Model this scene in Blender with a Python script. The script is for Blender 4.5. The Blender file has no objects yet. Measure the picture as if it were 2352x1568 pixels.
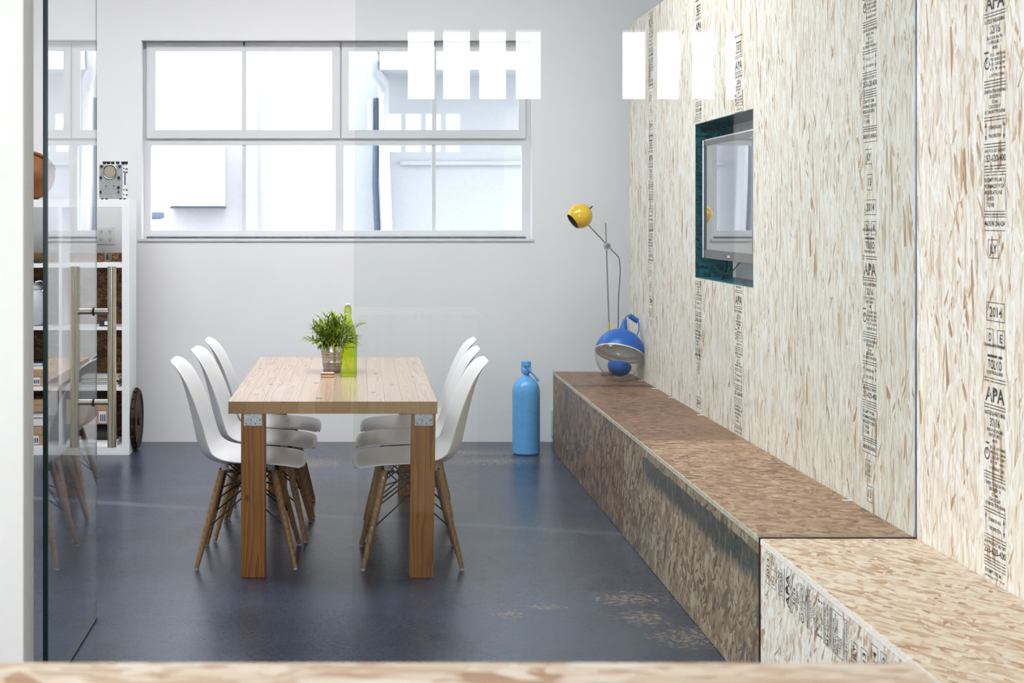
import bpy, bmesh, math, random
from mathutils import Vector, Matrix
PI = math.pi
rnd = random.Random(7)
S = bpy.context.scene
COL = S.collection

# ------------------------------------------------------------------ camera, world, exposure
F_PX, CX, CY, CAM_Z = 3400.0, 827.0, 497.0, 1.45          # focal length and vanishing point in photo pixels
cam_d = bpy.data.cameras.new('camera'); cam = bpy.data.objects.new('camera', cam_d); COL.objects.link(cam)
cam.location = (0, 0, CAM_Z); cam.rotation_euler = (PI / 2, 0, 0)
cam_d.sensor_width = 36; cam_d.lens = F_PX / 2352 * 36
cam_d.shift_x = (1176 - CX) / 2352; cam_d.shift_y = (CY - 784) / 2352
cam_d.clip_start = 0.05
cam_d.dof.use_dof = True; cam_d.dof.focus_distance = 6.3; cam_d.dof.aperture_fstop = 7.0
S.camera = cam

SKY = 9.0
w = bpy.data.worlds.new('world'); S.world = w; w.use_nodes = True
bg = w.node_tree.nodes['Background']
bg.inputs[0].default_value = (0.935, 0.965, 1.0, 1); bg.inputs[1].default_value = SKY
S.view_settings.view_transform = 'Standard'; S.view_settings.look = 'None'
S.view_settings.exposure = 0.30; S.view_settings.gamma = 1.0; S.view_settings.use_curve_mapping = False
S.cycles.diffuse_bounces = 3; S.cycles.glossy_bounces = 4; S.cycles.max_bounces = 10; S.cycles.adaptive_threshold = 0.1; S.cycles.transparent_max_bounces = 16; S.cycles.sample_clamp_indirect = 6

def portal(loc, rot, sx, sy):
    # daylight portal in a real opening: guides the sampling of the sky, emits nothing itself
    l = bpy.data.lights.new('daylight_portal', 'AREA'); l.shape = 'RECTANGLE'; l.size = sx; l.size_y = sy
    l.cycles.is_portal = True
    o = bpy.data.objects.new('daylight_portal', l); COL.objects.link(o); o.location = loc; o.rotation_euler = rot

# ------------------------------------------------------------------ geometry helpers
def P(px, py, y):
    return Vector(((px - CX) * y / F_PX, y, CAM_Z - (py - CY) * y / F_PX))
def link(o, parent=None):
    COL.objects.link(o)
    if parent is not None: o.parent = parent
    return o
def obj(name, bm, mat, parent=None, smooth=False, loc=None):
    me = bpy.data.meshes.new(name); bmesh.ops.recalc_face_normals(bm, faces=bm.faces[:]); bm.to_mesh(me); bm.free()
    if mat is not None: me.materials.append(mat)
    if smooth:
        for p in me.polygons: p.use_smooth = True
        try: me.set_sharp_from_angle(angle=math.radians(smooth if smooth > 1 else 40))
        except Exception: pass
    o = link(bpy.data.objects.new(name, me), parent)
    if loc is not None: o.location = loc
    return o
def tag(o, label=None, cat=None, group=None, kind=None):
    if label: o['label'] = label
    if cat: o['category'] = cat
    if group: o['group'] = group
    if kind: o['kind'] = kind
    return o
def thing(name, label, cat, loc=(0, 0, 0), rz=0, group=None, kind=None):
    o = link(bpy.data.objects.new(name, None)); o.empty_display_size = 0.1
    o.location = loc; o.rotation_euler = (0, 0, rz)
    return tag(o, label, cat, group, kind)
def copy_tree(o, parent=None):
    c = o.copy(); COL.objects.link(c); c.parent = parent
    for ch in list(o.children): copy_tree(ch, c)
    return c
def box(x0, x1, y0, y1, z0, z1, bevel=0.0, bm=None, seg=2):
    own = bmesh.new()
    r = bmesh.ops.create_cube(own, size=1)
    for v in own.verts:
        v.co = Vector(((x0 + x1) / 2 + v.co.x * (x1 - x0), (y0 + y1) / 2 + v.co.y * (y1 - y0), (z0 + z1) / 2 + v.co.z * (z1 - z0)))
    if bevel: bmesh.ops.bevel(own, geom=own.edges[:], offset=bevel, segments=seg, affect='EDGES', profile=0.5)
    return merge(bm, own)
def merge(bm, other, mat=None):
    if bm is None:
        if mat is not None: bmesh.ops.transform(other, matrix=mat, verts=other.verts[:])
        return other
    m = {}
    for v in other.verts: m[v] = bm.verts.new(mat @ v.co if mat is not None else v.co)
    for f in other.faces:
        try: nf = bm.faces.new([m[v] for v in f.verts]); nf.smooth = f.smooth
        except ValueError: pass
    other.free()
    return bm
def tube(pts, r, n=12, bm=None, caps=True):
    bm = bm or bmesh.new(); pts = [Vector(p) for p in pts]
    rs = r if isinstance(r, (list, tuple)) else [r] * len(pts)
    rings = []; up = None
    for i, p in enumerate(pts):
        t = (pts[min(i + 1, len(pts) - 1)] - pts[max(i - 1, 0)]).normalized()
        if up is None: up = Vector((0, 0, 1)) if abs(t.z) < 0.9 else Vector((1, 0, 0))
        a = up - t * up.dot(t)
        if a.length < 1e-4: a = t.orthogonal()
        a.normalize(); b = t.cross(a); up = a
        rings.append([bm.verts.new(p + (a * math.cos(2 * PI * k / n) + b * math.sin(2 * PI * k / n)) * rs[i]) for k in range(n)])
    for i in range(len(rings) - 1):
        for k in range(n):
            bm.faces.new((rings[i][k], rings[i][(k + 1) % n], rings[i + 1][(k + 1) % n], rings[i + 1][k]))
    if caps: bm.faces.new(rings[0][::-1]); bm.faces.new(rings[-1])
    return bm
def lathe(prof, n=32, bm=None, mat=None, closed=True):
    own = bmesh.new(); rings = []
    for r, z in prof:
        if r < 1e-5: rings.append([own.verts.new((0, 0, z))])
        else: rings.append([own.verts.new((r * math.cos(2 * PI * k / n), r * math.sin(2 * PI * k / n), z)) for k in range(n)])
    for a, b in zip(rings, rings[1:]):
        for k in range(n):
            k2 = (k + 1) % n
            q = [a[k % len(a)], a[k2 % len(a)], b[k2 % len(b)], b[k % len(b)]]
            u = []
            for v in q:
                if v not in u: u.append(v)
            if len(u) >= 3: own.faces.new(u)
    if closed:
        for rg in (rings[0], rings[-1]):
            if len(rg) > 2: own.faces.new(rg)
    return merge(bm, own, mat)
def frame_rect(x0, x1, z0, z1, w, y0, y1, bm=None, bevel=0.0):
    # rectangular frame of width w (left, right, bottom, top may differ)
    l, r, b, t = w if isinstance(w, (tuple, list)) else (w,) * 4
    bm = box(x0, x0 + l, y0, y1, z0, z1, bevel, bm); box(x1 - r, x1, y0, y1, z0, z1, bevel, bm)
    box(x0 + l, x1 - r, y0, y1, z0, z0 + b, bevel, bm); box(x0 + l, x1 - r, y0, y1, z1 - t, z1, bevel, bm)
    return bm
def bez(p, n=12):
    # smooth polyline through control points (Catmull-Rom)
    p = [Vector(q) for q in p]; out = []
    for i in range(len(p) - 1):
        a = p[max(i - 1, 0)]; b = p[i]; c = p[i + 1]; d = p[min(i + 2, len(p) - 1)]
        for k in range(n):
            t = k / n
            out.append(0.5 * ((2 * b) + (c - a) * t + (2 * a - 5 * b + 4 * c - d) * t * t + (3 * b - a - 3 * c + d) * t ** 3))
    out.append(p[-1]); return out

# ------------------------------------------------------------------ materials
class NT:
    def __init__(s, name):
        s.m = bpy.data.materials.new(name); s.m.use_nodes = True; s.t = s.m.node_tree; s.t.nodes.clear()
        s.out = s.t.nodes.new('ShaderNodeOutputMaterial')
    def n(s, typ, **kw):
        nd = s.t.nodes.new('ShaderNode' + typ)
        for k, v in kw.items():
            if k.startswith('i_'):
                key = k[2:]; nd.inputs[int(key) if key.isdigit() else key].default_value = v
            else: setattr(nd, k, v)
        return nd
    def l(s, a, b): s.t.links.new(a, b)
    def val(s, x):
        return x
    def math(s, op, a, b=None, c=None, clamp=False):
        nd = s.n('Math', operation=op, use_clamp=clamp)
        for i, x in enumerate((a, b, c)):
            if x is None: continue
            if isinstance(x, (int, float)): nd.inputs[i].default_value = x
            else: s.l(x, nd.inputs[i])
        return nd.outputs[0]
    def mix(s, f, a, b, typ='RGBA', blend='MIX'):
        nd = s.n('Mix', data_type=typ, blend_type=blend) if typ == 'RGBA' else s.n('Mix', data_type=typ)
        ia, ib = (6, 7) if typ == 'RGBA' else (2, 3)
        for i, x in ((0, f), (ia, a), (ib, b)):
            if isinstance(x, (int, float)): nd.inputs[i].default_value = x
            elif isinstance(x, (tuple, list)): nd.inputs[i].default_value = (*x, 1)[:4]
            else: s.l(x, nd.inputs[i])
        return nd.outputs[2 if typ == 'RGBA' else 0]
    def ramp(s, f, stops, interp='LINEAR'):
        nd = s.n('ValToRGB'); cr = nd.color_ramp; cr.interpolation = interp
        while len(cr.elements) < len(stops): cr.elements.new(0.5)
        for e, (p, c) in zip(cr.elements, stops):
            e.position = p; e.color = (*c, 1) if isinstance(c, (tuple, list)) else (c, c, c, 1)
        s.l(f, nd.inputs[0]); return nd.outputs[0]
    def noise(s, vec, scale, detail=3, rough=0.5, dim='3D'):
        nd = s.n('TexNoise', noise_dimensions=dim); nd.inputs['Scale'].default_value = scale
        nd.inputs['Detail'].default_value = detail; nd.inputs['Roughness'].default_value = rough
        if vec is not None: s.l(vec, nd.inputs['Vector'])
        return nd.outputs[0]
    def mapping(s, vec, loc=(0, 0, 0), rot=(0, 0, 0), scale=(1, 1, 1)):
        nd = s.n('Mapping'); nd.inputs[1].default_value = loc; nd.inputs[2].default_value = rot; nd.inputs[3].default_value = scale
        s.l(vec, nd.inputs[0]); return nd.outputs[0]
    def coords(s, rand=0.0):
        tc = s.n('TexCoord').outputs['Object']
        if rand:
            oi = s.n('ObjectInfo'); v = s.n('VectorMath', operation='SCALE'); v.inputs[0].default_value = (rand, rand * 0.73, rand * 1.31)
            s.l(oi.outputs['Random'], v.inputs['Scale']); a = s.n('VectorMath', operation='ADD')
            s.l(tc, a.inputs[0]); s.l(v.outputs[0], a.inputs[1]); return a.outputs[0]
        return tc
    def bsdf(s, color=None, rough=0.5, metal=0.0, spec=0.5, bump=None, bump_s=0.2, bump_d=0.002, **kw):
        b = s.n('BsdfPrincipled')
        def put(k, x):
            if isinstance(x, (tuple, list)): b.inputs[k].default_value = (*x, 1)[:4]
            elif isinstance(x, (int, float)): b.inputs[k].default_value = x
            elif x is not None: s.l(x, b.inputs[k])
        put('Base Color', color); put('Roughness', rough); put('Metallic', metal); put('Specular IOR Level', spec)
        for k, v in kw.items(): put(k.replace('_', ' '), v)
        if bump is not None:
            bp = s.n('Bump'); bp.inputs['Strength'].default_value = bump_s; bp.inputs['Distance'].default_value = bump_d
            s.l(bump, bp.inputs['Height']); s.l(bp.outputs[0], b.inputs['Normal'])
        return b.outputs[0]
    def done(s, sh): s.l(sh, s.out.inputs[0]); return s.m

def plain(name, col, rough=0.5, metal=0.0, var=0.04, scale=25, bump=0.0, spec=0.5, **kw):
    t = NT(name); c = t.coords(); n = t.noise(c, scale, 4)
    lo = tuple(max(0, x * (1 - var)) for x in col); hi = tuple(min(1, x * (1 + var)) for x in col)
    return t.done(t.bsdf(t.ramp(n, [(0.3, lo), (0.7, hi)]), rough, metal, spec, bump=n if bump else None, bump_s=bump, **kw))

def wood(name, dark, mid, light, axis='Y', ring=110, rough=0.4, knots=True, vary=0.35):
    t = NT(name); c0 = t.coords()
    oi = t.n('ObjectInfo').outputs['Random']
    # swing axes so that the grain always runs along local z
    sep = t.n('SeparateXYZ'); t.l(c0, sep.inputs[0])
    o = {'X': (1, 2, 0), 'Y': (0, 2, 1), 'Z': (0, 1, 2)}[axis]
    r1 = t.math('MULTIPLY', oi, 7.13); r1 = t.math('FRACT', r1); r2 = t.math('FRACT', t.math('MULTIPLY', oi, 13.7))
    a = t.math('ADD', sep.outputs[o[0]], t.math('MULTIPLY', t.math('SUBTRACT', r1, 0.5), 0.09))
    b = t.math('ADD', sep.outputs[o[1]], t.math('MULTIPLY', t.math('SUBTRACT', r2, 0.2), 0.10))
    z = t.math('ADD', sep.outputs[o[2]], t.math('MULTIPLY', oi, 17.0))
    cmb = t.n('CombineXYZ'); t.l(a, cmb.inputs[0]); t.l(b, cmb.inputs[1]); t.l(t.math('MULTIPLY', z, 0.12), cmb.inputs[2])
    warp = t.noise(cmb.outputs[0], 14, 2)
    d = t.math('SQRT', t.math('ADD', t.math('POWER', a, 2), t.math('POWER', b, 2)))
    ph = t.math('ADD', t.math('MULTIPLY', d, ring), t.math('MULTIPLY', warp, 5.0))
    rg = t.math('POWER', t.math('FRACT', ph), 2.0)
    cm2 = t.n('CombineXYZ'); t.l(t.math('MULTIPLY', a, 400), cm2.inputs[0]); t.l(t.math('MULTIPLY', b, 400), cm2.inputs[1]); t.l(t.math('MULTIPLY', z, 9), cm2.inputs[2])
    fib = t.noise(cm2.outputs[0], 1.0, 2)
    f = t.math('ADD', t.math('MULTIPLY', rg, 0.55), t.math('MULTIPLY', fib, 0.45))
    f = t.math('ADD', f, t.math('MULTIPLY', t.math('SUBTRACT', t.math('FRACT', t.math('MULTIPLY', oi, 31.7)), 0.5), vary))
    col = t.ramp(f, [(0.12, light), (0.45, mid), (0.95, dark)])
    if knots:
        cm3 = t.n('CombineXYZ'); t.l(t.math('MULTIPLY', a, 9), cm3.inputs[0]); t.l(t.math('MULTIPLY', b, 9), cm3.inputs[1]); t.l(t.math('MULTIPLY', z, 5), cm3.inputs[2])
        v = t.n('TexVoronoi'); v.inputs['Scale'].default_value = 1.0; t.l(cm3.outputs[0], v.inputs['Vector'])
        k = t.ramp(v.outputs['Distance'], [(0.06, 1.0), (0.13, 0.0)])
        col = t.mix(k, col, tuple(x * 0.45 for x in dark))
    return t.done(t.bsdf(col, rough, bump=fib, bump_s=0.10, bump_d=0.0008))

def strand_board(name, plane, stops, ang=0.0, spread=1.0, L=0.11, W=0.014, rough=0.6, edge=0.35, stain=None, coat=0.0, val_noise=0.0, seed=1, warp=0.005, fibre_amt=0.30, slivers=0.035):
    """Oriented strand board: several layers of long thin chips, each layer turned a little."""
    t = NT(name); c = t.coords(4.0); raw = t.coords()
    sep = t.n('SeparateXYZ'); t.l(c, sep.inputs[0])
    u, v = {'ZY': (2, 1), 'YZ': (1, 2), 'XY': (0, 1), 'YX': (1, 0), 'XZ': (0, 2)}[plane]
    cb = t.n('CombineXYZ'); t.l(sep.outputs[u], cb.inputs[0]); t.l(sep.outputs[v], cb.inputs[1]); uv = cb.outputs[0]
    nz = t.n('TexNoise', noise_dimensions='2D'); nz.inputs['Scale'].default_value = 14; nz.inputs['Detail'].default_value = 2; t.l(uv, nz.inputs['Vector'])
    sc = t.n('VectorMath', operation='MULTIPLY_ADD'); t.l(nz.outputs['Color'], sc.inputs[0]); sc.inputs[1].default_value = (warp, warp, 0); t.l(uv, sc.inputs[2]); uvw = sc.outputs[0]
    r = random.Random(seed)
    layers = [(0.0, 1.0), (0.16, 0.9), (-0.2, 0.85), (0.42, 0.7), (-0.5, 0.75), (0.08, 0.6), (-1.0, 0.5), (0.9, 0.45), (-0.1, 0.8)]
    thr = [0.0, 0.45, 0.5, 0.62, 0.62, 0.6, 0.78, 0.8, 0.6]
    val = None; edg = None; fibre = None
    for i, ((a, s), th) in enumerate(zip(layers, thr)):
        mp = t.mapping(uvw, rot=(0, 0, ang + a * spread), loc=(r.uniform(-5, 5), r.uniform(-5, 5), 0))
        mp2 = t.mapping(mp, scale=(1 / (L * s), 1 / (W * (0.45 + 1.5 * r.random() ** 2)), 1))
        vo = t.n('TexVoronoi', voronoi_dimensions='2D'); vo.inputs['Scale'].default_value = 1; t.l(mp2, vo.inputs['Vector'])
        sp = t.n('SeparateColor'); t.l(vo.outputs['Color'], sp.inputs[0])
        # dark rim towards the chip's border, painting the thin shadow between chips
        e = t.ramp(vo.outputs['Distance'], [(0.62, 0.0), (0.95, 1.0)])
        if val is None: val, edg = sp.outputs[0], e
        else:
            m = t.math('GREATER_THAN', sp.outputs[1], th)
            val = t.mix(m, val, sp.outputs[0], 'FLOAT'); edg = t.mix(m, edg, e, 'FLOAT')
    for k in range(3):                                            # thin dark slivers and bark streaks
        mp = t.mapping(uvw, rot=(0, 0, ang + (0.0, 0.22, -0.3)[k] * spread), loc=(r.uniform(-5, 5), r.uniform(-5, 5), 0))
        mp = t.mapping(mp, scale=(1 / (L * (0.6, 0.45, 0.3)[k]), 1 / (W * (0.22, 0.27, 0.36)[k]), 1))
        vo = t.n('TexVoronoi', voronoi_dimensions='2D'); vo.inputs['Scale'].default_value = 1; t.l(mp, vo.inputs['Vector'])
        sp = t.n('SeparateColor'); t.l(vo.outputs['Color'], sp.inputs[0])
        m = t.math('GREATER_THAN', sp.outputs[1], 1 - slivers)
        val = t.mix(m, val, t.math('MULTIPLY', sp.outputs[0], 0.14), 'FLOAT')
    fm = t.mapping(uvw, rot=(0, 0, ang), scale=(9, 380, 1)); fib = t.noise(fm, 1, 2, dim='2D')
    vv = t.math('ADD', val, t.math('MULTIPLY', t.math('SUBTRACT', fib, 0.5), fibre_amt))
    big = t.noise(uv, 1.7, 3, dim='2D')
    if val_noise: vv = t.math('ADD', vv, t.math('MULTIPLY', t.math('SUBTRACT', big, 0.5), val_noise))
    col = t.ramp(vv, stops)
    col = t.mix(t.math('MULTIPLY', edg, edge), col, tuple(x * 0.42 for x in stops[0][1]))
    if stain is not None: col = stain(t, raw, col)
    return t.done(t.bsdf(col, rough, bump=fib, bump_s=0.12, bump_d=0.001))

def sheet_fresnel(t, ior):
    g = t.n('NewGeometry'); fr = t.n('Fresnel')
    t.l(t.mix(g.outputs['Backfacing'], ior, 1.0 / ior, 'FLOAT'), fr.inputs[0])
    return fr.outputs[0]
def thin_glass(name, tint, ior=1.5, extra=1.9, rough=0.0):
    # a flat pane: passes light tinted, mirrors by the Fresnel law (both faces of the pane together)
    t = NT(name); fr = sheet_fresnel(t, ior)
    f = fr
    if extra > 1: f = t.math('DIVIDE', t.math('MULTIPLY', fr, extra), t.math('ADD', fr, 1.0))
    tr = t.n('BsdfTransparent'); tr.inputs[0].default_value = (*tint, 1)
    gl = t.n('BsdfGlossy'); gl.inputs['Color'].default_value = (1, 1, 1, 1); gl.inputs['Roughness'].default_value = rough
    mx = t.n('MixShader'); t.l(f, mx.inputs[0]); t.l(tr.outputs[0], mx.inputs[1]); t.l(gl.outputs[0], mx.inputs[2])
    return t.done(mx.outputs[0])

M = {}
M['paint'] = plain('white_wall_paint', (0.835, 0.825, 0.83), 0.6, var=0.012, scale=3, bump=0.02)
M['ceiling'] = plain('ceiling_paint', (0.86, 0.86, 0.85), 0.8, var=0.01)
M['jamb'] = plain('jamb_paint', (0.80, 0.79, 0.75), 0.5, var=0.01)
M['trim_white'] = plain('window_frame_paint', (0.70, 0.70, 0.72), 0.4, var=0.02, scale=8)
M['shell'] = plain('white_plastic', (0.80, 0.80, 0.80), 0.32, var=0.01)
M['black_metal'] = plain('black_wire', (0.012, 0.012, 0.014), 0.4, 0.0)
M['steel'] = plain('brushed_steel', (0.50, 0.47, 0.40), 0.2, 1.0, var=0.06, scale=60)
M['chrome'] = plain('chrome', (0.75, 0.75, 0.75), 0.12, 1.0, var=0.02)
M['zinc'] = plain('galvanised_sheet', (0.45, 0.50, 0.52), 0.45, 0.7, var=0.35, scale=140)
M['screw'] = plain('screw_metal', (0.25, 0.23, 0.2), 0.35, 0.9)
M['rubber'] = plain('black_rubber', (0.015, 0.015, 0.015), 0.7)
M['glide'] = plain('clear_plastic_glide', (0.55, 0.55, 0.56), 0.3)
M['shelf'] = plain('white_laminate', (0.86, 0.86, 0.86), 0.35, var=0.01)
M['leg_wood'] = wood('chair_leg_wood', (0.15, 0.075, 0.03), (0.30, 0.16, 0.065), (0.40, 0.235, 0.105), 'Z', 90, 0.45, knots=False)
M['table_leg'] = wood('table_leg_wood', (0.12, 0.038, 0.005), (0.25, 0.088, 0.013), (0.33, 0.135, 0.025), 'Z', 80, 0.45)
M['table_top'] = wood('table_top_pine', (0.37, 0.245, 0.155), (0.46, 0.33, 0.24), (0.52, 0.395, 0.305), 'Y', 130, 0.2, vary=0.16)
M['end_grain'] = wood('pine_end_grain', (0.20, 0.10, 0.035), (0.42, 0.26, 0.12), (0.52, 0.35, 0.18), 'Y', 170, 0.5, vary=0.4)
LIGHT = [(0.0, (0.38, 0.20, 0.09)), (0.03, (0.48, 0.30, 0.16)), (0.06, (0.64, 0.49, 0.32)), (0.12, (0.77, 0.68, 0.54)), (0.40, (0.835, 0.775, 0.66)), (0.7, (0.88, 0.845, 0.755)), (1.0, (0.915, 0.90, 0.84))]
LIGHT = [(p, tuple(c * 0.92 for c in q)) for p, q in LIGHT]
SEAT = [(0.0, (0.40, 0.21, 0.11)), (0.06, (0.54, 0.35, 0.21)), (0.22, (0.66, 0.49, 0.34)), (0.5, (0.73, 0.59, 0.44)), (1.0, (0.82, 0.72, 0.58))]
DARK = [(0.0, (0.09, 0.04, 0.02)), (0.12, (0.21, 0.10, 0.05)), (0.45, (0.35, 0.19, 0.105)), (0.75, (0.42, 0.25, 0.145)), (1.0, (0.50, 0.34, 0.22))]
OLIVE = [(0.0, (0.07, 0.04, 0.02)), (0.12, (0.17, 0.10, 0.05)), (0.45, (0.27, 0.18, 0.10)), (0.75, (0.35, 0.25, 0.145)), (1.0, (0.48, 0.40, 0.27))]
M['board_wall'] = strand_board('strand_board_wall', 'ZY', LIGHT, 0.0, 0.6, L=0.14, W=0.011, edge=0.30, seed=3, fibre_amt=0.26, slivers=0.045)
M['board_seat'] = strand_board('strand_board_pale_seat', 'XY', SEAT, 1.05, 1.1, L=0.075, W=0.030, edge=0.18, seed=5, warp=0.012, fibre_amt=0.2)
M['board_counter'] = strand_board('strand_board_counter', 'XY', SEAT, 0.1, 0.8, L=0.10, W=0.02, edge=0.3, seed=9)
M['board_dark_seat'] = strand_board('strand_board_dark_seat', 'XY', DARK, 0.6, 1.6, L=0.06, W=0.018, rough=0.5, edge=0.45, val_noise=0.35, seed=6)
def seat_stain(t, raw, col):
    # a black smear across the seat and scattered dark scuffs
    s_ = t.n('SeparateXYZ'); t.l(raw, s_.inputs[0])
    d = t.math('ABSOLUTE', t.math('SUBTRACT', s_.outputs[1], 8.39))
    a = t.math('MULTIPLY', t.ramp(d, [(0.035, 1.0), (0.07, 0.0)]), t.ramp(t.noise(raw, 22, 3), [(0.36, 0.0), (0.5, 0.85)]))
    b = t.ramp(t.noise(t.mapping(raw, scale=(6, 2.2, 1)), 1.2, 4, 0.7), [(0.58, 0.0), (0.72, 0.6)])
    return t.mix(t.math('MAXIMUM', a, b), col, (0.035, 0.020, 0.014))
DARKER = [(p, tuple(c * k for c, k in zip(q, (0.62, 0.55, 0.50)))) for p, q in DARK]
BROWN_F = [(p, tuple(c * k for c, k in zip(q, (0.80, 0.66, 0.58)))) for p, q in OLIVE]
M['board_dark_seat_far'] = strand_board('strand_board_far_seat', 'XY', DARKER, 0.6, 1.6, L=0.06, W=0.018, rough=0.45, edge=0.45, stain=seat_stain, val_noise=0.5, seed=26)  # darker tone for the far seat panel
M['board_dark_front_far'] = strand_board('strand_board_far_front', 'ZY', BROWN_F, 0.8, 1.5, L=0.085, W=0.036, rough=0.4, edge=0.5, val_noise=0.5, seed=27)  # darker, browner tone for the far front panels
M['board_pale_front'] = strand_board('strand_board_pale_front', 'ZY', LIGHT, 0.5, 1.6, L=0.08, W=0.022, edge=0.45, seed=8)
M['board_edge'] = plain('strand_board_edge', (0.52, 0.47, 0.36), 0.7, var=0.25, scale=90)
M['board_edge_pale'] = plain('strand_board_sawn_edge', (0.80, 0.76, 0.68), 0.7, var=0.12, scale=120)
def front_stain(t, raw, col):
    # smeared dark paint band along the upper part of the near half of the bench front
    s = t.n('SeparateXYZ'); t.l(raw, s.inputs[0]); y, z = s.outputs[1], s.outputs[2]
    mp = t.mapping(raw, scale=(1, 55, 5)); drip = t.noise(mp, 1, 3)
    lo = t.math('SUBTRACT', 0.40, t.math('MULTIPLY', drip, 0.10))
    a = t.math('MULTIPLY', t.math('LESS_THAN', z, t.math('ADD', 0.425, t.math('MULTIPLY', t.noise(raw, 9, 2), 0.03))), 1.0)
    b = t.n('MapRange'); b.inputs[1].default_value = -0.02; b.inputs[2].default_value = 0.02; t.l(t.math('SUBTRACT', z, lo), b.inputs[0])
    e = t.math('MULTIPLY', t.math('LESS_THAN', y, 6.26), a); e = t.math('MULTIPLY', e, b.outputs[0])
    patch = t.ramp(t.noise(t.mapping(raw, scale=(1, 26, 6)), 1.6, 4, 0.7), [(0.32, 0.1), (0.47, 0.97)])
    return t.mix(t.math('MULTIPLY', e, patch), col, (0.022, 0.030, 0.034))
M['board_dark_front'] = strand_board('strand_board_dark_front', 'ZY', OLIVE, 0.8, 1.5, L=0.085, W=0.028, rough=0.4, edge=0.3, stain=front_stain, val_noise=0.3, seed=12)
TEAL = [(0.0, (0.002, 0.018, 0.025)), (0.2, (0.004, 0.055, 0.070)), (0.6, (0.008, 0.11, 0.135)), (1.0, (0.016, 0.17, 0.20))]
M['teal'] = strand_board('teal_painted_strand_board', 'XZ', TEAL, 0.3, 1.5, L=0.06, W=0.012, rough=0.4, edge=0.5, seed=15)
M['teal_flat'] = plain('teal_paint', (0.008, 0.10, 0.125), 0.4, var=0.25, scale=14)
M['niche_back'] = plain('niche_back_paint', (0.62, 0.68, 0.70), 0.6, var=0.05)
M['ink'] = None

# polished concrete
def concrete():
    t = NT('polished_concrete'); c = t.coords()
    n1 = t.noise(c, 1.1, 5, 0.6); n2 = t.noise(c, 9, 5, 0.65); n3 = t.noise(c, 120, 2)
    n4 = t.noise(t.mapping(c, scale=(60, 160, 1)), 1, 3, 0.6)
    f = t.math('ADD', t.math('MULTIPLY', n1, 0.30), t.math('ADD', t.math('MULTIPLY', n2, 0.18), t.math('ADD', t.math('MULTIPLY', n3, 0.26), t.math('MULTIPLY', n4, 0.26))))
    col = t.ramp(f, [(0.36, (0.016, 0.020, 0.030)), (0.50, (0.034, 0.045, 0.074)), (0.64, (0.066, 0.084, 0.130))])
    # scratches: thin lines of stretched noise in three directions
    sc = None
    for k, (a, s) in enumerate(((0.5, 0.9), (1.9, 1.3), (2.7, 1.1))):
        w_ = t.noise(t.mapping(c, rot=(0, 0, a), scale=(2.5 * s, 95 * s, 1), loc=(k * 3.1, k, 0)), 1, 3)
        q = t.ramp(w_, [(0.635, 0.0), (0.665, 1.0)])
        sc = q if sc is None else t.math('MAXIMUM', sc, q)
    gate = t.ramp(t.noise(c, 0.9, 2), [(0.45, 0.0), (0.62, 1.0)])
    col = t.mix(t.math('MULTIPLY', t.math('MULTIPLY', sc, gate), 0.5), col, (0.028, 0.027, 0.03))
    # worn-through tan flecks, in patches
    s = t.n('SeparateXYZ'); t.l(c, s.inputs[0]); x, y = s.outputs[0], s.outputs[1]
    def blob(px, py, rx, ry):
        dx = t.math('DIVIDE', t.math('SUBTRACT', x, px), rx); dy = t.math('DIVIDE', t.math('SUBTRACT', y, py), ry)
        return t.math('SUBTRACT', 1.0, t.math('ADD', t.math('POWER', dx, 2), t.math('POWER', dy, 2)), clamp=True)
    patch = None
    for b in ((1.02, 5.62, 0.16, 0.12), (1.03, 5.35, 0.10, 0.14), (1.12, 5.1, 0.14, 0.16), (0.80, 8.78, 0.42, 0.16), (0.55, 5.4, 0.07, 0.06), (0.7, 5.5, 0.08, 0.05), (-0.35, 8.7, 0.35, 0.2), (0.6, 9.1, 0.7, 0.14), (-1.9, 7.0, 0.3, 0.1)):
        q = blob(*b); patch = q if patch is None else t.math('MAXIMUM', patch, q)
    fl = t.noise(t.mapping(c, scale=(45, 45, 1)), 1, 4, 0.7)
    fleck = t.math('MULTIPLY', t.ramp(t.math('ADD', fl, t.math('MULTIPLY', patch, 0.11)), [(0.595, 0.0), (0.63, 1.0)]), t.math('GREATER_THAN', patch, 0.02))
    dots = t.ramp(t.noise(c, 55, 2), [(0.735, 0.0), (0.76, 1.0)])
    col = t.mix(t.math('MULTIPLY', t.math('MAXIMUM', fleck, t.math('MULTIPLY', dots, 0.5)), 0.75), col, (0.34, 0.25, 0.16))
    # a long pale line running across the room
    ln = t.math('ABSOLUTE', t.math('SUBTRACT', y, t.math('ADD', 7.12, t.math('MULTIPLY', x, -0.30))))
    lm = t.math('MULTIPLY', t.ramp(ln, [(0.02, 1.0), (0.06, 0.0)]), 0.35)
    col = t.mix(lm, col, (0.20, 0.21, 0.26))
    streak = t.noise(t.mapping(c, scale=(7, 26, 1)), 1, 4, 0.65)
    ro = t.math('ADD', 0.19, t.math('ADD', t.math('MULTIPLY', n4, 0.10), t.math('MULTIPLY', n1, 0.08)))
    return t.done(t.bsdf(col, ro, bump=t.math('ADD', t.math('MULTIPLY', n4, 0.5), t.math('ADD', t.math('MULTIPLY', streak, 0.35), t.math('MULTIPLY', sc, -0.12))), bump_s=0.14, bump_d=0.0025, spec=0.55))
M['floor'] = concrete()
M['pane'] = thin_glass('partition_glass', (0.946, 0.967, 0.962), extra=1)
M['door_pane'] = thin_glass('door_glass', (0.964, 0.982, 0.977), extra=1)
M['window_glass'] = thin_glass('window_glass', (0.97, 0.98, 0.985))
M['glass_edge'] = plain('glass_edge', (0.001, 0.022, 0.022), 0.25, var=0.4, scale=2, spec=0.2)
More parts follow.
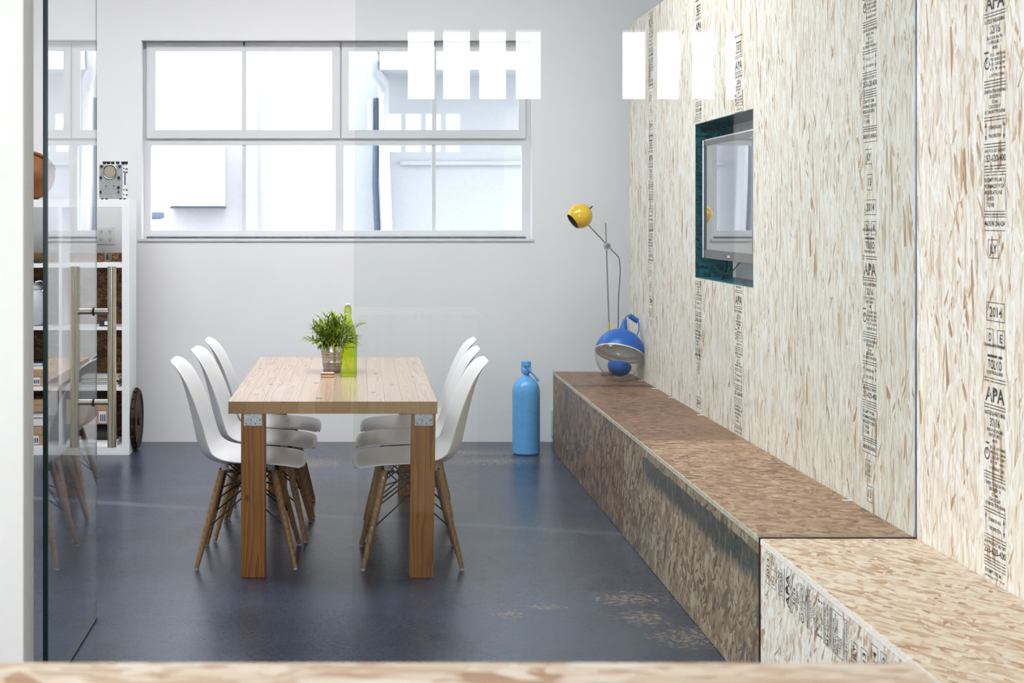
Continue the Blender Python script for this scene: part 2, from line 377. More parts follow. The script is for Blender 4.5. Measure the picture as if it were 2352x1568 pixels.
M['glass_rim'] = plain('ground_glass_rim', (0.10, 0.16, 0.15), 0.3)
M['glass_edge_blue'] = plain('glass_edge_blue', (0.02, 0.085, 0.24), 0.2, var=0.25, scale=5)

# ------------------------------------------------------------------ the setting
G = 4.42            # glass partition plane
BW = 9.53           # back wall
WX = 1.66           # strand board wall face
CEIL = 3.7
SK = []             # skylights (x0, x1, y0, y1)
FLOOR = tag(obj('floor', box(-5.2, 5.2, -4.2, BW + 0.25, -0.12, 0), M['floor']), 'dark blue-grey polished concrete floor with scuffs', 'floor', kind='structure')

# back wall with the window opening
WL, WR, WT, WB = (325 - CX) * BW / F_PX, (1222 - CX) * BW / F_PX, CAM_Z - (92 - CY) * BW / F_PX, CAM_Z - (550 - CY) * BW / F_PX
bm = box(-5.2, WL, BW, BW + 0.22, 0, CEIL); box(WR, 5.2, BW, BW + 0.22, 0, CEIL, bm=bm)
box(WL, WR, BW, BW + 0.22, 0, WB, bm=bm); box(WL, WR, BW, BW + 0.22, WT, CEIL, bm=bm)
tag(obj('wall_back', bm, M['paint']), 'plain white painted wall around the wide window', 'wall', kind='structure')
tag(obj('wall_left', box(-5.2, -5.0, G, BW, 0, CEIL), M['paint']), 'white side wall of the meeting room', 'wall', kind='structure')
tag(obj('wall_right', box(5.0, 5.2, -4.0, BW, 0, CEIL), M['paint']), 'white far right wall behind the board partition', 'wall', kind='structure')
# white wall end beside the glass door
tag(obj('wall_jamb', box(-5.2, -0.974, 4.29, G, 0, CEIL, 0.004), M['jamb']), 'white wall end beside the hinge of the glass door', 'wall', kind='structure')
# front room: left wall with tall windows, wall behind the camera with two bands of high windows
LZ0, LZ1 = 1.1, 2.85
LW = [(-2.6, -0.9), (0.2, 1.9), (2.4, 4.0)]
bm = box(-5.2, -5.0, -4.2, 4.29, 0, LZ0); box(-5.2, -5.0, -4.2, 4.29, LZ1, CEIL, bm=bm)
ys = [-4.2] + [q for a in LW for q in a] + [4.29]
for a, b in zip(ys[::2], ys[1::2]): box(-5.2, -5.0, a, b, LZ0, LZ1, bm=bm)
tag(obj('wall_front_left', bm, M['paint']), 'white side wall of the front room with tall windows', 'wall', kind='structure')
for a, b in LW: portal((-5.1, (a + b) / 2, (LZ0 + LZ1) / 2), (0, -PI / 2, 0), LZ1 - LZ0, b - a)
RB = -4.0; ZV = 2 * G - RB                                    # distance of the mirrored rear wall
def rx(p): return (p - CX) * ZV / F_PX
HW = [(rx(a), rx(b)) for a, b in ((937, 998), (1018, 1080), (1101, 1163), (1185, 1243), (1430, 1484), (1510, 1562), (1590, 1642), (1669, 1721))]
HZ0, HZ1 = CAM_Z + (CY - 227) * ZV / F_PX, CAM_Z + (CY - 68) * ZV / F_PX
RW = [(-4.5, -2.8), (-2.3, -0.6)]; RZ0, RZ1 = 0.9, 3.0        # two unseen tall windows, added to brighten faces turned to the camera
bm = box(-0.45, 5.2, RB - 0.2, RB, 0, HZ0); box(-0.45, 5.2, RB - 0.2, RB, HZ1, CEIL, bm=bm)
xs = [-0.45] + [q for a in HW for q in a] + [5.2]
for a, b in zip(xs[::2], xs[1::2]): box(a, b, RB - 0.06, RB, HZ0, HZ1, bm=bm)
box(-5.2, -0.45, RB - 0.2, RB, 0, RZ0, bm=bm); box(-5.2, -0.45, RB - 0.2, RB, RZ1, CEIL, bm=bm)
xs = [-5.2] + [q for a in RW for q in a] + [-0.45]
for a, b in zip(xs[::2], xs[1::2]): box(a, b, RB - 0.2, RB, RZ0, RZ1, bm=bm)
for a, b in RW: portal(((a + b) / 2, RB - 0.15, (RZ0 + RZ1) / 2), (PI / 2, 0, 0), b - a, RZ1 - RZ0)
tag(obj('wall_front', bm, plain('slate_wall_paint', (0.20, 0.21, 0.23), 0.6, var=0.03)), 'slate grey wall of the front room with two bands of high windows', 'wall', kind='structure')
for k in (0, 4): portal(((HW[k][0] + HW[k + 3][1]) / 2, RB - 0.15, (HZ0 + HZ1) / 2), (PI / 2, 0, 0), HW[k + 3][1] - HW[k][0], HZ1 - HZ0)
# ceiling with skylights
SK = [(-2.9, 1.3, 6.15, 7.58), (-3.0, 0.5, -2.2, -1.3)]
def slab_with_holes(x0, x1, y0, y1, z0, z1, holes):
    bm = bmesh.new(); hs = sorted(holes, key=lambda h: h[2]); yc = y0
    for h in hs:
        box(x0, x1, yc, h[2], z0, z1, bm=bm); box(x0, h[0], h[2], h[3], z0, z1, bm=bm); box(h[1], x1, h[2], h[3], z0, z1, bm=bm); yc = h[3]
    return box(x0, x1, yc, y1, z0, z1, bm=bm)
tag(obj('ceiling', slab_with_holes(-5.2, 5.2, -4.2, BW + 0.22, CEIL, CEIL + 0.15, SK), M['ceiling']), 'white ceiling with long skylights', 'ceiling', kind='structure')
for h in SK: portal(((h[0] + h[1]) / 2, (h[2] + h[3]) / 2, CEIL + 0.14), (0, 0, 0), h[1] - h[0], h[3] - h[2])
portal(((WL + WR) / 2, BW + 0.2, (WT + WB) / 2), (-PI / 2, 0, 0), WR - WL, WT - WB)

tag(obj('wall_sky_block', box(-7, 7, BW + 0.02, BW + 0.22, CEIL + 0.15, 6.0), M['paint']), 'unseen upper outside wall above the window, added to shade the yard', 'wall', kind='structure')  # unseen; added to cut the sky light falling into the yard

# strand board wall: solid core with niche, clad in sheets 1.22 m wide
NY0, NY1, NZ0, NZ1, ND = 6.25, 7.33, 1.148, 1.906, 0.185      # television niche
TOP, WY0, WY1 = 2.63, 2.27, 9.1
T = 0.018
bm = box(WX + T, WX + 0.34, WY0, NY0 - T, 0, TOP); box(WX + T, WX + 0.34, NY1 + T, WY1, 0, TOP, bm=bm)
box(WX + T, WX + 0.34, NY0 - T, NY1 + T, 0, NZ0 - T, bm=bm); box(WX + T, WX + 0.34, NY0 - T, NY1 + T, NZ1 + T, TOP, bm=bm)
box(WX + ND + T, WX + 0.34, NY0 - T, NY1 + T, NZ0 - T, NZ1 + T, bm=bm)
BOARD = tag(obj('wall_board', bm, M['board_edge']), 'pale strand board partition wall with printed stamps and a recessed screen', 'wall', kind='structure')
def sheet(y0, y1):
    g = 0.0008; y0 += g; y1 -= g; bm = bmesh.new()
    if y1 <= NY0 or y0 >= NY1: box(WX, WX + T, y0, y1, 0.0, TOP, bm=bm)
    else:
        a, b = max(y0, NY0), min(y1, NY1)
        if a > y0: box(WX, WX + T, y0, a, 0, TOP, bm=bm)
        if b < y1: box(WX, WX + T, b, y1, 0, TOP, bm=bm)
        box(WX, WX + T, a, b, 0, NZ0, bm=bm); box(WX, WX + T, a, b, NZ1, TOP, bm=bm)
    return obj('panel', bm, M['board_wall'], BOARD)
for a, b in ((WY0, 3.2), (3.2, G - 0.006), (G + 0.006, 5.64), (5.64, 6.86), (6.86, 8.08), (8.08, WY1)): sheet(a, b)
obj('end_panel', box(WX, WX + 0.34, WY1, WY1 + T, 0, TOP), M['board_wall'], BOARD)
bm = box(WX + 0.0004, WX + ND, NY1 - 0.003, NY1, NZ0, NZ1); box(WX + 0.0004, WX + ND, NY0, NY0 + 0.003, NZ0, NZ1, bm=bm)
obj('niche_side', bm, M['teal'], BOARD)['label'] = 'dark teal painted sides of the screen niche'
bm = box(WX + 0.0004, WX + ND, NY0, NY1, NZ0, NZ0 + 0.003); box(WX + 0.0004, WX + ND, NY0, NY1, NZ1 - 0.003, NZ1, bm=bm)
obj('niche_ledge', bm, M['teal_flat'], BOARD)
obj('niche_back', box(WX + ND, WX + ND + T, NY0 - T, NY1 + T, NZ0 - T, NZ1 + T), M['niche_back'], BOARD)

# ---- printed stamps on the boards
def ink():
    t = NT('worn_black_ink'); c = t.coords(); n = t.noise(c, 70, 3, 0.7); n2 = t.noise(t.mapping(c, scale=(1, 9, 2)), 5, 2)
    a = t.ramp(t.math('ADD', t.math('MULTIPLY', n, 0.5), t.math('MULTIPLY', n2, 0.5)), [(0.38, 0.15), (0.48, 1.0)])
    tr = t.n('BsdfTransparent'); b = t.bsdf((0.03, 0.032, 0.04), 0.7)
    mx = t.n('MixShader'); t.l(a, mx.inputs[0]); t.l(tr.outputs[0], mx.inputs[1]); t.l(b, mx.inputs[2])
    return t.done(mx.outputs[0])
M['ink'] = ink()
def text_into(bm, s, x, y, h, width=None, align='C'):
    cu = bpy.data.curves.new('t', 'FONT'); cu.body = s; cu.size = 1.0; cu.resolution_u = 2; cu.offset = 0.018
    o = bpy.data.objects.new('t', cu); COL.objects.link(o)
    me = bpy.data.meshes.new_from_object(o.evaluated_get(bpy.context.evaluated_depsgraph_get()))
    xs = [v.co.x for v in me.vertices]; ysv = [v.co.y for v in me.vertices]
    if xs:
        sy = h / 0.70; w0 = max(xs) - min(xs); sx = (width / w0) if width else sy * 0.72
        wd = w0 * sx; off = {'C': -wd / 2, 'L': 0}[align]
        vs = [bm.verts.new((x + off + (v.co.x - min(xs)) * sx, y + v.co.y * sy, 0)) for v in me.vertices]
        for p in me.polygons:
            try: bm.faces.new([vs[i] for i in p.vertices])
            except ValueError: pass
    bpy.data.objects.remove(o); bpy.data.curves.remove(cu); bpy.data.meshes.remove(me)
def rect(bm, x0, x1, y0, y1):
    bm.faces.new([bm.verts.new(q) for q in ((x0, y0, 0), (x1, y0, 0), (x1, y1, 0), (x0, y1, 0))])
def outline(bm, x0, x1, y0, y1, w=0.0022):
    rect(bm, x0, x1, y0, y0 + w); rect(bm, x0, x1, y1 - w, y1); rect(bm, x0, x0 + w, y0, y1); rect(bm, x1 - w, x1, y0, y1)
def arrow(bm, x, y0, y1):
    rect(bm, x - 0.0015, x + 0.0015, y0 + 0.012, y1 - 0.012)
    for yy, s in ((y0, 1), (y1, -1)):
        bm.faces.new([bm.verts.new(q) for q in ((x, yy, 0), (x - 0.006, yy + s * 0.015, 0), (x + 0.006, yy + s * 0.015, 0))])
def ring(bm, x, y, r0, r1, n=20):
    a = [(math.cos(2 * PI * k / n), math.sin(2 * PI * k / n)) for k in range(n)]
    o = [bm.verts.new((x + r1 * c, y + r1 * s, 0)) for c, s in a]; i = [bm.verts.new((x + r0 * c, y + r0 * s, 0)) for c, s in a]
    for k in range(n): bm.faces.new((o[k], o[(k + 1) % n], i[(k + 1) % n], i[k]))
def stamp_bm(last='E', full=True, bold=1.0):
    # one repeat of the mill stamp, origin at the top of the large letters, running downwards
    bm = bmesh.new(); H = 0.066
    def bars(y, n=2):
        for k in range(n): rect(bm, -H, H, y - 0.008 * k - 0.0026, y - 0.008 * k)
    for k in range(26):
        rect(bm, -H + k * 0.005, -H + k * 0.005 + 0.003 * (0.5 + (k * 7 % 5) / 8), 0.107, 0.116)
    rect(bm, -0.045, 0.045, 0.080, 0.087); text_into(bm, 'TOLKO', 0, 0.050, 0.024, 0.085); text_into(bm, 'WEATHERGUARD', 0, 0.036, 0.009, 0.10)
    bars(0.026); text_into(bm, 'APA', 0, -0.036, 0.038, 0.115); rect(bm, -0.012, 0.012, -0.012, -0.004); bars(-0.044)
    text_into(bm, 'RATED SHEATHING', 0, -0.072, 0.011, 0.125); text_into(bm, '32/16', 0, -0.100, 0.021, 0.06)
    text_into(bm, 'SIZED FOR SPACING', 0, -0.115, 0.008, 0.10); text_into(bm, 'EXPOSURE 1', 0, -0.128, 0.009, 0.075); text_into(bm, '400', 0, -0.142, 0.009, 0.03)
    rect(bm, -H, -H + 0.03, -0.150, -0.145); ring(bm, -0.048, -0.176, 0.012, 0.0165); ring(bm, -0.050, -0.171, 0.003, 0.0055, 10)
    for k, s in enumerate(('PS 2-10 SHEATHING', 'PRP-108 HUD-UM-40', '15/32 CATEGORY', '11.9 mm')): text_into(bm, s, 0.018, -0.160 - k * 0.0125, 0.008, 0.09)
    text_into(bm, 'CONSTRUCTION', 0.01, -0.214, 0.008, 0.09); bars(-0.222, 3)
    for k, (s, wd) in enumerate((('CONSTRUCTION SHEATHING', 0.13), ('2R32/2F16', 0.07), ('12 mm', 0.035), ('CSA O325-07', 0.07), ('EXTERIOR TYPE BOND', 0.125))): text_into(bm, s, 0, -0.256 - k * 0.0135, 0.009, wd)
    bars(-0.318); arrow(bm, -0.055, -0.382, -0.330); arrow(bm, 0.055, -0.382, -0.330)
    text_into(bm, 'STRENGTH AXIS', 0, -0.351, 0.009, 0.075); text_into(bm, 'THIS DIRECTION', 0, -0.373, 0.009, 0.075); bars(-0.388)
    text_into(bm, 'APA PRODUCT REPORT', 0, -0.412, 0.009, 0.13); text_into(bm, '253-620-400', 0, -0.436, 0.018, 0.13); bars(-0.446, 3)
    outline(bm, -H, H, -0.568, -0.470)
    for k, s in enumerate(('EXEMPT FROM', 'FORMALDEHYDE', 'REGULATIONS')): text_into(bm, s, -0.061, -0.489 - k * 0.0165, 0.0105, (0.10, 0.12, 0.105)[k], 'L')
    for k, s in enumerate(('HUD', 'CARB')):
        outline(bm, -0.055, -0.045, -0.537 - k * 0.0165, -0.527 - k * 0.0165, 0.0012); text_into(bm, s, -0.040, -0.538 - k * 0.0165, 0.0105, 0.036, 'L')
    rect(bm, -H, H, -0.576, -0.573); outline(bm, -H, H, -0.618, -0.580); text_into(bm, 'MADE IN CANADA', 0, -0.605, 0.013, 0.122)
    outline(bm, -0.042, 0.02, -0.69, -0.64); text_into(bm, 'JLY', -0.011, -0.677, 0.024, 0.045)
    if full: outline(bm, -0.025, 0.025, -0.775, -0.722); text_into(bm, '13', 0, -0.760, 0.026, 0.028)
    outline(bm, -0.05, 0.06, -0.855, -0.805); text_into(bm, '2014', 0.005, -0.843, 0.026, 0.075)
    outline(bm, -0.05, -0.008, -0.92, -0.875); text_into(bm, 'D', -0.029, -0.908, 0.022, 0.016)
    outline(bm, 0.015, 0.06, -0.92, -0.875); text_into(bm, last, 0.038, -0.908, 0.022, 0.016)
    return bm
STAMPS = {}
def stamp_mesh(key, **kw):
    if key not in STAMPS:
        bm = stamp_bm(**kw); me = bpy.data.meshes.new('stamp'); bm.to_mesh(me); bm.free(); me.materials.append(M['ink']); STAMPS[key] = me
    return STAMPS[key]
def wall_stamp(yc, ztop, key='E', zmin=0.5, zmax=2.62, keep=None):
    """Stamp on the strand board wall (faces -x): text right = towards the camera (-y), text up = +z."""
    me = stamp_mesh(key, last=key, full=(key != 'E'))
    mt = Matrix(((0, 0, 0, WX - 0.0006), (-1, 0, 0, yc), (0, 1, 0, ztop), (0, 0, 0, 1)))
    me2 = me.copy(); bm = bmesh.new(); bm.from_mesh(me2)
    kill = [f for f in bm.faces if not (zmin < f.calc_center_median().y + ztop < zmax) or (keep and keep[0] < f.calc_center_median().y + ztop < keep[1])]
    bmesh.ops.delete(bm, geom=kill, context='FACES')
    bmesh.ops.transform(bm, matrix=mt, verts=bm.verts[:]); bm.to_mesh(me2); bm.free()
    o = link(bpy.data.objects.new('stamp', me2), BOARD); return o
for zt in (2.03, 1.00): wall_stamp(3.87, zt, 'E')
for zt in (3.33, 2.31, 1.295): wall_stamp(4.82, zt, 'W')
for zt in (2.75, 1.72): wall_stamp(6.49, zt - 0.62, 'W', keep=(NZ0, NZ1) if 6.25 < 6.49 < 7.33 else None)
for zt in (2.65, 1.62): wall_stamp(7.26, zt - 0.25, 'E', keep=(NZ0 - 0.01, NZ1 + 0.01))
for zt in (2.9, 1.9): wall_stamp(8.45, zt - 0.1, 'W', zmin=0.75)

# ---- glass partition: fixed pane (notched over the bench) and the open door
HB, BX = 0.49, 1.195                                        # bench height and front face
bm = bmesh.new()
out = [(-0.026, 0.0), (BX - 0.004, 0.0), (BX - 0.004, HB + 0.004), (WX, HB + 0.004), (WX, TOP), (-0.010, TOP)]
def glass_slab(bm, outline_, a, b, axis):
    # plate of real thickness: two clear faces and a ground rim (second material)
    mk = (lambda u, v, d: (u, d, v))
    A = [bm.verts.new(mk(u, v, a)) for u, v in outline_]; B = [bm.verts.new(mk(u, v, b)) for u, v in outline_]
    bm.faces.new(A); bm.faces.new(B[::-1]); n = len(A)
    for q in range(n): bm.faces.new((A[q], B[q], B[(q + 1) % n], A[(q + 1) % n])).material_index = 1
    return bm
glass_slab(bm, out, G - 0.005, G + 0.005, 'y')
PART = tag(obj('window_2', bm, M['pane']), 'fixed clear glass partition pane standing beside the open glass door', 'glass partition', kind='structure')
PART.data.materials.append(M['glass_rim'])
obj('pane_edge', box(WX - 0.001, WX + 0.012, G - 0.0055, G + 0.0055, HB, TOP), M['glass_edge_blue'], PART)
seam = box(BX - 0.004, WX, G - 0.004, G + 0.004, HB - 0.004, HB + 0.002); box(BX - 0.004, BX, G - 0.004, G + 0.004, 0, HB, bm=seam)
obj('floor_channel', seam, plain('rust_red_gasket', (0.06, 0.018, 0.014), 0.6), PART)

DW, DA = 0.915, math.radians(90.64)
DOOR = thing('door_1', 'frameless clear glass door standing open with a long steel bar handle', 'door', (-0.940, G, 0), DA, kind='structure')
# local: x along the leaf from the hinge, y thickness, z up
bm = glass_slab(bmesh.new(), ((0.01, 0.006), (DW, 0.006), (DW, TOP - 0.02), (0.01, TOP - 0.02)), -0.0015, 0.0015, 'y')
obj('door_leaf', bm, M['door_pane'], DOOR).data.materials.append(M['glass_rim'])
bm = box(-0.0, 0.010, -0.007, 0.007, 0.006, TOP - 0.02); obj('leaf_edge', bm, M['glass_edge'], DOOR)['label'] = 'dark green edge of the glass leaf'
bm = box(0.01, DW, -0.004, 0.004, 0.002, 0.0058); obj('bottom_seal', bm, M['rubber'], DOOR)
HXL = 0.85
for s in (-1, 1):
    hb = obj('pull_bar', tube([(HXL, s * 0.066, 0.629), (HXL, s * 0.066, 1.272)], 0.0158, 20), M['steel'], DOOR, 40)
for z in (0.789, 1.112):
    obj('standoff', tube([(HXL, -0.066, z), (HXL, 0.066, z)], 0.0105, 16), M['steel'], DOOR, 40)
    obj('gasket', tube([(HXL, -0.004, z), (HXL, 0.004, z)], 0.0155, 16), M['rubber'], DOOR, 40)

# ---- the window in the back wall
FY = BW + 0.10                                              # frame plane
k = FY / F_PX
def wx(p): return (p - CX) * k
def wz(p): return CAM_Z - (p - CY) * k
WIN = thing('window_1', 'wide white window of eight panes with two upper sashes and a sill', 'window', ((WL + WR) / 2, FY, WB), kind='structure')
WIN.location = (0, 0, 0)
bm = frame_rect(WL, WR, WB, WT, (wx(346) - WL, WR - wx(1199), wz(529) - WB, WT - wz(112)), FY, FY + 0.06)
box(wx(346), wx(1199), FY, FY + 0.06, wz(333), wz(300), bm=bm)
box(wx(771), wx(789), FY, FY + 0.06, wz(529), wz(333), bm=bm)
box(wx(771), wx(795), FY, FY + 0.06, wz(300), wz(112), bm=bm)
obj('window_frame', bm, M['trim_white'], WIN)
for a, b in ((556, 565), (992, 1001)):
    obj('muntin', box(wx(a), wx(b), FY + 0.008, FY + 0.05, wz(529), wz(333), 0.002), M['trim_white'], WIN)
for s0, s1, g in ((338, 781, ((358, 556), (566, 763))), (785, 1206, ((801, 992), (1002, 1190)))):
    bm = frame_rect(wx(s0), wx(s1), wz(318), wz(98), (wx(g[0][0]) - wx(s0), wx(s1) - wx(g[1][1]), wz(299) - wz(318), wz(98) - wz(118)), FY - 0.022, FY - 0.0005)
    box(wx(g[0][1]), wx(g[1][0]), FY - 0.02, FY - 0.002, wz(299), wz(118), bm=bm)
    sash = obj('sash', bm, M['trim_white'], WIN)
    for a, b in g: 
        bm = bmesh.new(); bm.faces.new([bm.verts.new(q) for q in ((wx(a), FY - 0.01, wz(299)), (wx(b), FY - 0.01, wz(299)), (wx(b), FY - 0.01, wz(118)), (wx(a), FY - 0.01, wz(118)))])
        obj('pane', bm, M['window_glass'], sash)
    bm = box(wx((g[0][1] + g[1][0]) / 2) - 0.004, wx((g[0][1] + g[1][0]) / 2) + 0.006, FY - 0.034, FY - 0.022, wz(106), wz(98)); obj('latch', bm, M['black_metal'], sash)
for a, b in ((346, 556), (565, 771), (789, 992), (1001, 1199)):
    bm = bmesh.new(); bm.faces.new([bm.verts.new(q) for q in ((wx(a), FY + 0.03, wz(529)), (wx(b), FY + 0.03, wz(529)), (wx(b), FY + 0.03, wz(333)), (wx(a), FY + 0.03, wz(333)))])
    obj('pane', bm, M['window_glass'], WIN)
obj('window_sill', box(WL - 0.02, WR + 0.012, BW - 0.012, FY, WB - 0.012, WB + 0.004, 0.002), M['trim_white'], WIN)
obj('sill_gap', box(WL + 0.02, WR - 0.03, FY - 0.012, FY - 0.0005, WB + 0.006, WB + 0.018), plain('sill_gap_shade', (0.12, 0.13, 0.16), 0.8, var=0.3, scale=40), WIN)  # solid dark bar painted as the shade in the gap above the sill

# ---- outside: narrow yard and the neighbouring house
OY = 12.4
M['stucco'] = plain('pale_stucco', (0.50, 0.51, 0.54), 0.9, var=0.03, scale=30)
M['yard'] = plain('yard_concrete', (0.4, 0.4, 0.4), 0.9)
tag(obj('ground_yard', box(-7, 7, BW + 0.26, OY + 4, -0.2, -0.02), M['yard']), 'concrete yard between the two houses', 'ground', kind='structure')
H = thing('neighbour_house', 'pale stucco house seen through the window', 'house', (0, OY, 0)); H.location = (0, 0, 0)
obj('house_wall', box(-7, 7, OY, OY + 0.3, -0.02, 8.5), M['stucco'], H)
def O(px, py, y=OY): return P(px, py, y)
a, b = O(566, 0), O(592, 0); obj('pilaster', box(a.x, b.x, OY - 0.06, OY, 0, 8.5), M['stucco'], H)
a, b = O(872, 160, OY - 0.55), O(872, 112, OY - 0.55)
obj('eave', box(a.x, 7, OY - 0.55, OY + 0.0, a.z, a.z + 0.55), M['stucco'], H)
a = O(1001, 379, OY); obj('ledge', box(a.x - 0.3, 7, OY - 0.035, OY, a.z, a.z + 0.03), M['stucco'], H)
PIPE = plain('white_pipe', (0.52, 0.53, 0.57), 0.5); DPIPE = plain('slate_blue_pipe', (0.07, 0.10, 0.16), 0.5, var=0.2)
q = lambda x, y, d=0.12: O(x, y, OY - d)
obj('downpipe', tube([q(858, 60, .5), q(858, 140, .5), q(862, 165, .45), q(880, 190, .2), q(882, 210, .12), q(882, 300, .12), q(884, 400, .12), q(890, 560, .12)], 0.046, 14), PIPE, H, 50)
obj('drain_pipe', tube([q(864, 225, .1), q(864, 300, .1), q(862, 420, .1), q(868, 560, .1)], 0.026, 12), DPIPE, H, 50)
obj('vent_pipe', tube([q(850, 228, .14), q(850, 300, .14)], 0.02, 10), PIPE, H, 50)
a, b = O(392, 474, OY - 0.16), O(514, 320, OY - 0.16)
BXO = obj('wall_cabinet', box(a.x, b.x, OY - 0.16, OY - 0.0, a.z, b.z, 0.006), plain('cabinet_white', (0.56, 0.565, 0.59), 0.6, var=0.02), H)
obj('cabinet_shade_strip', box(a.x - 0.005, b.x + 0.005, OY - 0.165, OY, a.z - 0.014, a.z - 0.001), plain('cabinet_shadow_gap', (0.05, 0.055, 0.09), 0.7), H)  # dark strip drawn in place of the shade under the cabinet
a, b = O(330, 560, OY - 0.5), O(368, 487, OY - 0.5)
bin_ = thing('yard_bin', 'pale bin with a slate blue lid standing in the yard outside', 'bin', (0, 0, 0))
obj('bin_body', box(a.x - 0.4, b.x, OY - 0.9, OY - 0.35, 0, b.z - 0.03, 0.02), plain('bin_grey', (0.7, 0.71, 0.74), 0.6), bin_)
obj('bin_lid', box(a.x - 0.42, b.x + 0.01, OY - 0.93, OY - 0.33, b.z - 0.03, b.z + 0.02, 0.01), plain('bin_lid_blue', (0.10, 0.13, 0.22), 0.6), bin_)
for o in bin_.children: o.location.z = -0.02

# ------------------------------------------------------------------ benches
def bench(name, label, y0, y1, mt, mf, me, splits_top, splits_front, ends, old=None):  # old: darker materials for the far panels
    t = thing(name, label, 'bench', (0, 0, 0))
    ys_ = [y0] + splits_top + [y1]
    for a, b in zip(ys_, ys_[1:]):
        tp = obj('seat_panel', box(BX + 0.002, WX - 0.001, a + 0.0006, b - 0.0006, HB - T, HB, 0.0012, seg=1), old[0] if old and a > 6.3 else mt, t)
        obj('panel_edge', box(BX - 0.0015, BX + 0.002, a + 0.0006, b - 0.0006, HB - T + 0.001, HB - 0.001), me, tp)
    ys_ = [y0] + splits_front + [y1]
    for a, b in zip(ys_, ys_[1:]):
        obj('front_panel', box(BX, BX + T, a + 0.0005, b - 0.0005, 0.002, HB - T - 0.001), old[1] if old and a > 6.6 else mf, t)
    for e in ends: obj('end_panel', box(BX + T, WX - 0.001, e, e + T, 0.002, HB - T - 0.001), mf, t)
    return t
IB = bench('strand_board_bench', 'long brown varnished strand board bench inside the glass room', G + 0.006, 9.165, M['board_dark_seat'], M['board_dark_front'], M['board_edge'], [6.36], [6.70, 8.7], [G + 0.006, 9.165 - T], (M['board_dark_seat_far'], M['board_dark_front_far']))
OB = bench('strand_board_bench', 'pale raw strand board bench outside the glass with black printed stamps', 2.6, G - 0.006, M['board_seat'], M['board_pale_front'], M['board_edge_pale'], [], [], [2.6, G - 0.006 - T])
def bench_stamp(ytop, zc, key):
    # text right = up (+z), text down = towards the camera (-y); faces -x
    mt = Matrix(((0, 0, 0, BX - 0.0006), (0, 0.86, 0, ytop), (0.82, 0, 0, zc), (0, 0, 0, 1)))
    src = stamp_mesh(key, last=key, full=(key != 'E'))
    for nm, a, b in (('stamp', -0.63, 1), ('month_stamp', -0.70, -0.63), ('day_stamp', -0.79, -0.70), ('year_stamp', -0.865, -0.79), ('shift_stamp', -1, -0.865)):
        bm = bmesh.new(); bm.from_mesh(src)
        kill = [f for f in bm.faces if not (a < f.calc_center_median().y <= b) or not (2.62 < ytop + 0.86 * f.calc_center_median().y < G - 0.03)]
        bmesh.ops.delete(bm, geom=kill, context='FACES')
        if not bm.faces: bm.free(); continue
        bmesh.ops.transform(bm, matrix=mt, verts=bm.verts[:])
        me = bpy.data.meshes.new(nm); bm.to_mesh(me); bm.free(); me.materials.append(M['ink'])
        link(bpy.data.objects.new(nm, me), OB)
bench_stamp(5.05, 0.415, 'W'); bench_stamp(4.15, 0.405, 'D'); bench_stamp(3.28, 0.405, 'W')

# white plastic shims pushed into the joint between bench and wall
SH = plain('pale_plastic', (0.75, 0.80, 0.88), 0.3)
SHL = ('small plastic shim in the bench joint right beside the ball lamp', 'small plastic shim in the bench joint, next after the one by the ball lamp',
       'small plastic shim in the bench joint, third counted from the ball lamp', 'small plastic shim in the bench joint, fourth counted from the ball lamp',
       'small plastic shim in the bench joint straight below the television', 'small plastic shim in the bench joint closest to the glass partition')
for y, lab in zip((9.02, 8.66, 8.25, 7.83, 7.15, 5.0), SHL):
    o = obj('plastic_shim', box(-0.030, 0.0, -0.008, 0.008, 0, 0.003, 0.0008, seg=1), SH, loc=(WX - 0.0012, y, HB))
    tag(o, lab, 'shim', 'shims along the bench joint')

# foreground counter
CT = thing('strand_board_counter', 'pale strand board counter top at the front edge of the room', 'counter', (0, 0, 0))
obj('counter_top', box(-1.6, 0.597, 0.95, 1.6, 0.948, 0.9686, 0.002), M['board_counter'], CT)
obj('front_panel', box(-1.58, 0.577, 1.56, 1.578, 0.001, 0.948), M['board_counter'], CT)
for x in (-1.58, 0.559): obj('side_panel', box(x, x + 0.018, 1.0, 1.56, 0.001, 0.948), M['board_counter'], CT)
obj('shelf_panel', box(-1.562, 0.559, 1.02, 1.56, 0.45, 0.468), M['board_counter'], CT)

# ------------------------------------------------------------------ dining table
TX0, TX1, TY0, TY1, TZ, TT = -0.528, 0.310, 5.93, 7.80, 0.709, 0.049
TB = thing('dining_table', 'solid pine dining table of glued boards on four square posts', 'table', ((TX0 + TX1) / 2, (TY0 + TY1) / 2, 0))
NP = 12; pw = (TX1 - TX0) / NP
pm = None
for i in range(NP):
    x = TX0 + (i + 0.5) * pw - TB.location.x
    if pm is None:
        p = obj('plank', box(-pw / 2 + 0.0002, pw / 2 - 0.0002, -(TY1 - TY0) / 2, (TY1 - TY0) / 2, -TT, 0, 0.0003, seg=1), M['table_top'], TB, loc=(x, 0, TZ)); pm = p
        p.data.materials.append(M['end_grain'])
        for f_ in p.data.polygons:
            if abs(f_.normal.y) > 0.9: f_.material_index = 1
    else:
        p = pm.copy(); link(p, TB); p.location = (x, 0, TZ)
LW_ = 0.096
def leg(x0, y0, lean=0.0):
    g = obj('leg', box(-LW_ / 2, LW_ / 2, -LW_ / 2, LW_ / 2, 0, TZ - TT - 0.0005, 0.003), M['table_leg'], TB, loc=(x0 - TB.location.x, y0 - TB.location.y, 0))
    if lean:
        for v in g.data.vertices: v.co.x += lean * (TZ - TT - v.co.z)
    return g
